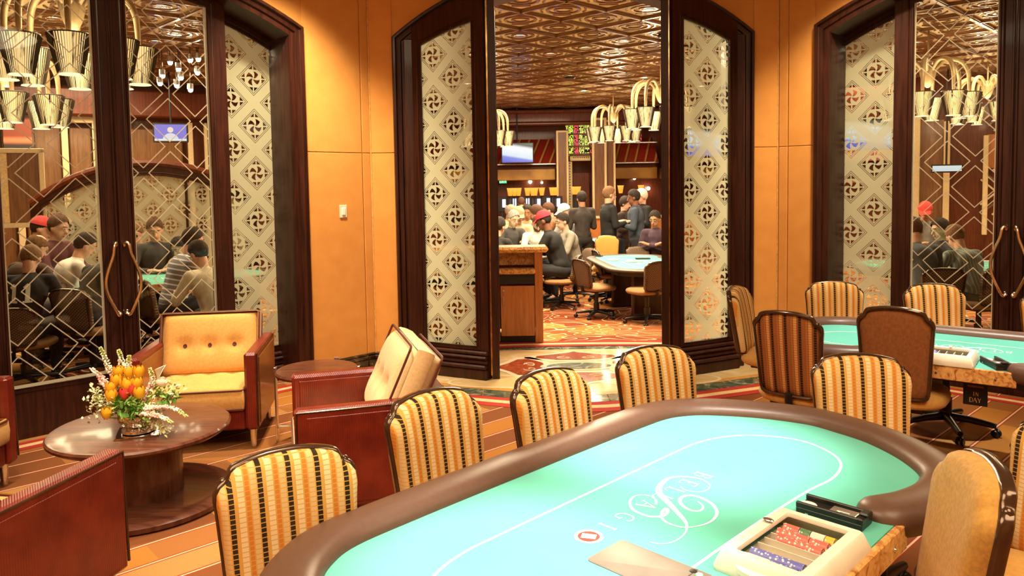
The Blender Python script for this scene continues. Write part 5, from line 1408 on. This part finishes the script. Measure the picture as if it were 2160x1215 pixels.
def organic(name, g, mat, parent, vox, smooth=4, adapt=0.0):
    o = obj(name, g, mat, parent, smooth=0)
    m = o.modifiers.new('r', 'REMESH'); m.mode = 'VOXEL'; m.voxel_size = vox; m.adaptivity = adapt; m.use_smooth_shade = True
    s = o.modifiers.new('s', 'SMOOTH'); s.iterations = smooth; s.factor = .5
    PENDING.append(o)
    return o
CM = {}
def cloth(c, rough=.85):
    if c not in CM: CM[c] = plain('cloth_%d' % len(CM), c, rough, 0, .10, 14, .1)
    return CM[c]
k = N('striped_polo'); x = k.xyz(); st = k.m('GREATER_THAN', k.m('FRACT', k.m('DIVIDE', k.m('ADD', x[2], k.m('MULTIPLY', x[1], .25)), .055)), .72)
M['polo'] = k.done(k.pbr(k.mix(st, (.24, .24, .30), (.80, .80, .82)), .85))
k = N('pinstripe_grey'); x = k.xyz(); st = k.m('GREATER_THAN', k.m('FRACT', k.m('DIVIDE', x[0], .03)), .7)
M['pinstripe'] = k.done(k.pbr(k.mix(st, (.20, .24, .22), (.38, .44, .40)), .85))
SKIN = {'fair': plain('skin_fair', (.74, .42, .28), .5, 0, .05), 'tan': plain('skin_tan', (.52, .26, .14), .5, 0, .05), 'brown': plain('skin_brown', (.24, .10, .05), .5, 0, .05)}
HAIR = {'dark': plain('hair_dark', (.030, .018, .012), .85, 0, .35, 45, .6), 'brown': plain('hair_brown', (.10, .042, .018), .85, 0, .2, 60, .3), 'light': plain('hair_light_brown', (.22, .11, .045), .85, 0, .2, 60, .3), 'grey': plain('hair_grey', (.42, .38, .34), .85, 0, .2, 60, .3), 'white': plain('hair_white', (.86, .80, .70), .6, 0, .1, 60, .3)}
EYE = plain('eye_dark', (.02, .015, .012), .2); LIP = plain('lip', (.42, .14, .10), .5); EYEW = plain('eye_white', (.8, .76, .7), .3)
def person(x, y, face, label, pose='sit', top=1.2, lean=.25, shirt=(.1, .1, .1), sleeve='long', trouser=(.02, .02, .025), skin='fair', hair='brown', style='short', cap=None, arms='table', nod=.3, turn=0.0, vox=.015, beard=False, shades=False, zfloor=None):
    """face: yaw of the body (0 looks along +y); top: world height of the crown"""
    zf = hz(y) if zfloor is None else zfloor
    rz = face
    if pose == 'sit':
        P = Vector((0, -.06, .56)); 
    else:
        P = Vector((0, 0, .93))
    d = Vector((0, sin(lean), cos(lean)))
    Nk = P + d * .53
    Hc = Nk + Vector((0, .02, .0)) + Vector((0, sin(lean * .8), cos(lean * .8))) * .165
    crown = Hc.z + .125
    s = max(.90, min(1.10, (top - zf) / crown))
    t = empty('person', (x, y, zf), rz, label, 'person'); t.scale = (s, s, s)
    sh = Nk - d * .055
    S = {sg: sh + Vector((sg * .185, 0, 0)) for sg in (-1, 1)}
    E = {}; Hn = {}
    for sg in (-1, 1):
        if arms == 'table': E[sg] = S[sg] + Vector((sg * .07, .13, -.25)); Hn[sg] = Vector((sg * .09, max(.40, E[sg].y + .20), .80 if pose == 'sit' else 1.08))
        elif arms == 'chin' and sg == 1: E[sg] = S[sg] + Vector((.05, .20, -.20)); Hn[sg] = Hc + Vector((.05, .10, -.13))
        elif arms == 'fold': E[sg] = S[sg] + Vector((sg * .06, .06, -.28)); Hn[sg] = P + d * .30 + Vector((-sg * .08, .20, 0))
        elif arms == 'hold': E[sg] = S[sg] + Vector((sg * .05, .03, -.29)); Hn[sg] = E[sg] + Vector((-sg * .09, .22, .05))
        else: E[sg] = S[sg] + Vector((sg * .06, -.02, -.29)); Hn[sg] = E[sg] + Vector((sg * .01, .08 if pose == 'stand' else .18, -.23 if pose == 'stand' else -.05))
    if arms == 'chin': E[-1] = S[-1] + Vector((-.07, .13, -.25)); Hn[-1] = Vector((-.05, max(.40, E[-1].y + .18), .80))
    if pose == 'sit':
        hip = {sg: Vector((sg * .095, -.04, .535)) for sg in (-1, 1)}; kn = {sg: Vector((sg * .14, .38, .555)) for sg in (-1, 1)}
        an = {sg: Vector((sg * .13, .34, .09)) for sg in (-1, 1)}
    else:
        hip = {sg: P + Vector((sg * .09, 0, -.03)) for sg in (-1, 1)}; kn = {sg: Vector((sg * .10, .02, .50)) for sg in (-1, 1)}
        an = {sg: Vector((sg * .11, -.01, .08)) for sg in (-1, 1)}
    HR = (Euler((-nod, 0, turn)).to_matrix()) @ Matrix.Scale(1.09, 3)
    def hp(a, b, c): return Hc + HR @ Vector((a, b, c))
    # ---- body: one continuous skin
    g = G()
    ellip(g, hp(0, -.012, .028), (.073, .092, .092), HR); ellip(g, hp(0, .022, -.045), (.056, .062, .074), HR); ellip(g, hp(0, .045, -.088), (.032, .034, .026), HR)
    capsule(g, hp(0, .088, .005), .011, hp(0, .104, -.028), .017, 8)
    for sg in (-1, 1): ellip(g, hp(sg * .075, -.008, -.012), (.012, .022, .032), HR, 8, 6); ellip(g, hp(sg * .028, .074, .030), (.024, .016, .010), HR, 8, 6)
    capsule(g, Nk - d * .03, .062, hp(0, -.02, -.06), .055)
    capsule(g, P, .11, Nk - d * .14, .11); capsule(g, S[-1], .05, S[1], .05)
    for sg in (-1, 1):
        capsule(g, S[sg], .050, E[sg], .040); capsule(g, E[sg], .040, Hn[sg], .028)
        fd = (Hn[sg] - E[sg]).normalized(); sd = fd.cross(Vector((0, 0, 1))); sd = sd.normalized() if sd.length > .1 else Vector((1, 0, 0)); dn = sd.cross(fd)
        palm = Hn[sg] + fd * .05
        capsule(g, Hn[sg], .028, palm + fd * .02, .030)
        for q, (off, ln) in enumerate(((-.027, .060), (-.009, .072), (.009, .068), (.027, .052))):
            b = palm + fd * .028 + sd * off; mid = b + fd * ln * .55 + dn * .006; capsule(g, b, .0105, mid, .010, 6); capsule(g, mid, .010, mid + fd * ln * .38 - dn * .020, .008, 6)
        tb = Hn[sg] + fd * .02 - sd * sg * .028; capsule(g, tb, .013, tb + fd * .035 - sd * sg * .026, .010, 6)
        capsule(g, hip[sg], .085, kn[sg], .055); capsule(g, kn[sg], .052, an[sg], .036); capsule(g, an[sg], .035, an[sg] + Vector((0, .10, -.045)), .030)
    organic('body', g, SKIN[skin], t, vox * .85, 3)
    # ---- clothes
    g = G(); r = .012
    capsule(g, P + d * .02, .135, P + d * .30, .150); capsule(g, P + d * .30, .150, Nk - d * .12, .142)
    ellip(g, P + d * .36 + Vector((0, -.02, 0)), (.19, .125, .17)); capsule(g, S[-1] * .96 + Nk * .04, .066, S[1] * .96 + Nk * .04, .066)
    ellip(g, P + d * .06, (.165, .135, .12))
    capsule(g, Nk - d * .07, .095, Nk + d * .0, .070)
    for sg in (-1, 1):
        e = E[sg] if sleeve == 'long' else S[sg] * .25 + E[sg] * .75
        capsule(g, S[sg], .066, e, .058)
        if sleeve == 'long': capsule(g, E[sg], .055, E[sg] * .14 + Hn[sg] * .86, .042)
    organic('shirt', g, shirt if not isinstance(shirt, tuple) else cloth(shirt), t, vox, 4)
    g = G()
    ellip(g, P + Vector((0, 0, -.04)), (.168, .14, .115))
    for sg in (-1, 1):
        capsule(g, hip[sg], .098, kn[sg], .070); capsule(g, kn[sg], .068, an[sg] + Vector((0, 0, .02)), .052)
    organic('trousers', g, cloth(trouser), t, vox * 1.15, 4)
    for sg in (-1, 1):
        g = G(); a = an[sg]; capsule(g, (a.x, a.y - .03, .042), .042, (a.x, a.y + .15, .034), .036, 10); g.box(a.x, a.y + .06, .008, .085, .27, .016, .006)
        obj('shoe', g, M['black'], t, smooth=50)
    # ---- head details
    for sg in (-1, 1):
        g = G(); ellip(g, hp(sg * .029, .081, .012), (.011, .008, .0055), HR, 8, 6)
        e = obj('eye', g, EYEW, t, smooth=60); g = G(); ellip(g, hp(sg * .029, .0875, .012), (.0058, .005, .0052), HR, 8, 6); obj('iris', g, EYE, e, smooth=60)
    g = G(); ellip(g, hp(0, .083, -.062), (.024, .008, .008), HR, 8, 6); obj('mouth', g, LIP, t, smooth=60)
    g = G()
    for sg in (-1, 1): capsule(g, hp(sg * .014, .092, .034), .005, hp(sg * .042, .082, .036), .004, 6)
    obj('eyebrows', g, HAIR[hair] if hair else HAIR['grey'], t, smooth=60)
    if shades:
        g = G()
        for sg in (-1, 1): ellip(g, hp(sg * .03, .092, .012), (.026, .006, .018), HR, 10, 6)
        obj('sunglasses', g, M['black'], t, smooth=60)
    if beard:
        g = G(); ellip(g, hp(0, .028, -.066), (.060, .062, .062), HR); q = G(); 
        organic('beard', g, HAIR[hair], t, .012, 2)
    if hair:
        th0 = {'short': 0, 'bald': .62, 'full': 0}[style]; n1 = 40
        big = 1.03 if cap else (1.20 if style == 'full' else 1.11)
        def hfn(u, v):
            a = 2 * pi * u; fr = max(0, cos(a))       # a=0 -> front
            end = 2.08 - 1.08 * fr ** .7 + .58 * max(0, -cos(a)) ** .7 + .05 * sin(a * 13) * fr; 
            if style == 'full': end += .25 * (1 - fr)
            st_ = 0.0 if style != 'bald' else 1.05 + .5 * fr
            if style == 'bald': end = max(end, st_ + .02)
            th = st_ + (end - st_) * v
            k1 = big * (1 + .018 * sin(a * 9 + th * 7) + .016 * sin(a * 17 - th * 11) + .012 * sin(a * 29 + th * 23)) - .05 * v ** 4
            return tuple(hp(.076 * k1 * sin(th) * sin(a), -.012 + .095 * k1 * sin(th) * cos(a), .028 + .097 * k1 * cos(th)))
        g = G().grid(hfn, n1, 12)
        obj('hair', g, HAIR[hair], t, smooth=80, fix=False)
    if cap:
        cm = cloth(cap)
        g = G().grid(lambda u, v: tuple(hp(.089 * sin(v * 1.5) * sin(2 * pi * u), -.012 + .109 * sin(v * 1.5) * cos(2 * pi * u), .036 + .106 * cos(v * 1.5))), 22, 7)
        c = obj('cap', g, cm, t, smooth=80, fix=False)
        g = G().grid(lambda u, v: tuple(hp(.074 * sin((u - .5) * 2.4), .05 + .04 * cos((u - .5) * 2.4) + .085 * v * cos((u - .5) * 2.0), .044 - .022 * v - .012 * abs(u - .5) * 2 * v)), 10, 4)
        for p in list(g.f): pass
        obj('bill', g, cm, c, smooth=80, fix=False)
    return t
W_ = (.82, .78, .70); BK = (.012, .012, .012)
P_ = person
P_(.68, 11.45, D(75), 'seated man in a red cap and black pullover, seen from behind past the podium desk', top=1.26, shirt=BK, cap=(.72, .03, .05), hair='dark', skin='brown', lean=.35, nod=.35)
P_(.41, 12.9, D(-175), 'seated dark-haired bearded man in a white shirt looking down at the table', top=1.15, shirt=W_, hair='brown', beard=True, lean=.42, nod=.75, turn=.1)
P_(-.07, 12.85, D(-150), 'seated older man with grey hair and a charcoal shirt, left of the white-shirted man', top=1.24, shirt=(.07, .065, .06), hair='grey', lean=.35, nod=.3)
P_(-.26, 10.95, D(-35), 'seated man in a black striped shirt at the left edge of the open doorway', top=1.2, shirt=(.02, .02, .02), hair='dark', lean=.25)
P_(.97, 12.35, D(110), 'seated dark-haired man in a grey sweater right behind the red cap', top=1.2, shirt=(.30, .27, .22), hair='dark', lean=.3)
P_(-.13, 14.7, D(-120), 'balding man in a beige shirt seated far back at the left door edge', top=1.33, shirt=(.5, .36, .2), hair='grey', style='bald', skin='tan', vox=.02)
P_(.10, 13.55, D(-170), 'seated man in a khaki cap and beige top behind the grey-haired man', top=1.27, shirt=(.55, .42, .26), hair='brown', cap=(.5, .38, .22), vox=.02)
P_(.30, 14.4, D(175), 'dark-haired man in a cream shirt facing the doorway behind the players', top=1.29, shirt=(.66, .52, .30), hair='dark', skin='tan', vox=.02)
P_(.57, 13.75, D(60), 'brown-haired player seen from behind between the cream shirt and the red cap', top=1.28, shirt=(.28, .2, .15), hair='brown', style='full', vox=.02)
P_(.86, 15.0, D(90), 'ruddy-faced man seated far back above the red cap', top=1.34, shirt=(.3, .12, .06), hair='brown', vox=.02)
P_(1.08, 14.05, D(120), 'seated man in a white cap and grey shirt beside the standing suit', top=1.29, shirt=(.4, .4, .4), cap=(.8, .78, .76), hair='grey', vox=.02)
P_(1.26, 13.5, D(15), 'man in a dark suit standing with his back to us by the cream pilaster', 'stand', 1.53, .03, (.05, .04, .035), skin='tan', hair='dark', arms='hold', nod=.15, trouser=(.03, .025, .022))
P_(1.66, 13.0, D(-75), 'broad man in a black jacket standing in profile in the middle of the doorway', 'stand', 1.61, .0, BK, hair='light', arms='hold', nod=.1)
P_(2.0, 13.75, D(-120), 'dark-haired woman with a full hairdo between the two standing men', 'stand', 1.42, .08, (.05, .03, .025), hair='dark', style='full', arms='hold')
P_(2.15, 13.05, D(80), 'balding man in a slate blue jacket standing with a patterned shirt front', 'stand', 1.55, .05, (.055, .075, .11), skin='brown', hair='dark', arms='hold', nod=.2)
P_(2.46, 14.1, D(110), 'white-haired person in black standing at the right edge of the doorway', 'stand', 1.54, .05, BK, hair='white', style='full', arms='hold')
P_(2.36, 12.4, D(150), 'smiling dark-haired man in a plum shirt seated by the right door edge', top=1.21, shirt=(.06, .03, .05), hair='dark', skin='tan', arms='fold', lean=.15)
P_(.22, 17.0, D(0), 'man seen far back under the amber lamps, above the seated crowd', 'stand', 1.36, .05, (.15, .07, .05), hair='brown', vox=.022)
# players behind the left glass
l1 = P_(-4.27, 6.6, D(14), 'player in a black number 11 jersey seen from behind at the left frame edge', top=1.13, shirt=BK, sleeve='short', hair='light', lean=.36, nod=.7)
P_(-4.59, 7.6, D(-50), 'player in a white shirt with dark hair bending over the table at left', top=1.25, shirt=W_, hair='dark', lean=.5, nod=.5)
P_(-3.89, 6.9, D(-15), 'brown-haired player in dark olive leaning far forward beside the door stile', top=1.24, shirt=(.045, .04, .025), hair='light', lean=.6, nod=.6)
P_(-3.39, 7.6, D(-48), 'player in a grey and white striped polo shirt seen from behind', top=1.29, shirt=M['polo'], sleeve='short', hair='dark', lean=.35, nod=.35)
P_(-4.35, 9.2, D(-150), 'man in a dark grey shirt beside the striped polo shirt', top=1.34, shirt=(.05, .05, .05), hair='brown', lean=.2, nod=.4)
P_(-4.64, 9.4, D(-170), 'player in dark sunglasses at the left edge of the right glass leaf', top=1.28, shirt=(.04, .04, .05), hair='light', shades=True, arms='chin')
P_(-3.88, 9.1, D(160), 'player in a beige shirt across from the striped polo', top=1.12, shirt=(.62, .52, .30), hair='dark', lean=.35, nod=.6)
P_(-2.75, 6.9, D(62), 'player in a cream shirt half hidden by the leaf stile', top=1.09, shirt=(.8, .72, .55), hair='dark', lean=.35, nod=.5)
P_(-5.81, 9.1, D(-60), 'player in a red and grey cap far left behind the glass', top=1.37, shirt=(.25, .16, .1), cap=(.6, .05, .05), hair='dark', vox=.02)
P_(-5.32, 8.7, D(-100), 'player with brown hair and a maroon shirt left of the arched screen', top=1.41, shirt=(.10, .025, .03), hair='brown', vox=.02)
P_(-4.77, 7.2, D(-20), 'balding player in a brown shirt at the far left frame edge', top=1.26, shirt=(.09, .05, .03), hair='light', style='bald', lean=.5, nod=.6)
P_(-6.32, 11.0, D(170), 'standing dealer in a black vest over a white shirt before the arched screen', 'stand', 1.5, .0, (.03, .03, .03), hair='dark', vox=.02)
# players behind the right glass
P_(6.55, 12.0, D(150), 'man in a red cap and grey shirt resting his chin on his hand at right', top=1.61, shirt=(.26, .26, .25), cap=(.72, .06, .05), hair='brown', skin='tan', arms='chin', vox=.018)
h = P_(5.16, 9.0, D(100), 'player in profile with slick black hair behind the right glass', top=1.19, shirt=(.03, .03, .035), hair='dark', style='full', lean=.2, nod=.2)
P_(4.06, 7.5, D(-10), 'broad player in a grey shirt seen from behind, by the right frosted sidelight', top=1.28, shirt=(.10, .115, .13), sleeve='long', hair='brown', lean=.45, nod=.6)
P_(4.65, 7.6, D(12), 'player in a grey-green striped shirt seen from behind at right', top=1.19, shirt=M['pinstripe'], hair='light', lean=.5, nod=.6)
bpy.context.view_layer.update()
dg = bpy.context.evaluated_depsgraph_get()
for o in PENDING:
    me = bpy.data.meshes.new_from_object(o.evaluated_get(dg))
    o.modifiers.clear()
    o.data = me
    me.shade_smooth()
# number on the jersey and a stripe on the black pullover
for i, u in enumerate((-.075, .045)):
    g = letter('1', 0, 0, .17, 0)
    v = []
    for (a, b, c) in g.v:
        zz = .905 + b
        sh_ = [c for c in l1.children if c.name.startswith('shirt')][0]
        ok, loc_, nn_, ii_ = sh_.ray_cast(Vector((u + a, -1.5, zz)), Vector((0, 1, 0)))
        v.append((u + a, (loc_.y if ok else -.2) - .024, zz))
    g.v = v
    obj('jersey_number', g, M['white_print'], l1, smooth=0, fix=False)

# every seated player has a chair
for x, y, a, who in [(.68, 11.45, D(75), 'man in the red cap'), (.41, 12.9, D(-175), 'bearded man in white'), (-.07, 12.85, D(-150), 'older grey-haired man'), (-.26, 10.95, D(-35), 'man at the left edge of the doorway'), (.97, 12.35, D(110), 'man in the grey sweater'), (-.13, 14.7, D(-120), 'balding man in beige'), (.10, 13.55, D(-170), 'man in the khaki cap'), (.30, 14.4, D(175), 'man in the cream shirt facing the doorway'), (.57, 13.75, D(60), 'brown-haired player behind the red cap'), (.86, 15.0, D(90), 'ruddy-faced man'), (1.08, 14.05, D(120), 'man in the white cap'), (-4.59, 7.6, D(-50), 'white-shirted player at left'), (-4.35, 9.2, D(-150), 'man in dark grey beside the striped polo'), (-4.64, 9.4, D(-170), 'player in dark sunglasses'), (-2.75, 6.9, D(62), 'player in cream by the leaf stile'), (-5.81, 9.1, D(-60), 'player in the red and grey cap'), (-5.32, 8.7, D(-100), 'player in maroon'), (-4.77, 7.2, D(-20), 'balding player at the far left'), (6.55, 12.0, D(150), 'chin-resting man in the red cap at right'), (5.16, 9.0, D(100), 'slick-haired player at right')]:
    c = dup(CHAIRS['weave'], (x + sin(a) * .06, y - cos(a) * .06, hz(y)), a, 'woven chair under the ' + who)
    c.scale = (1, 1, .86)
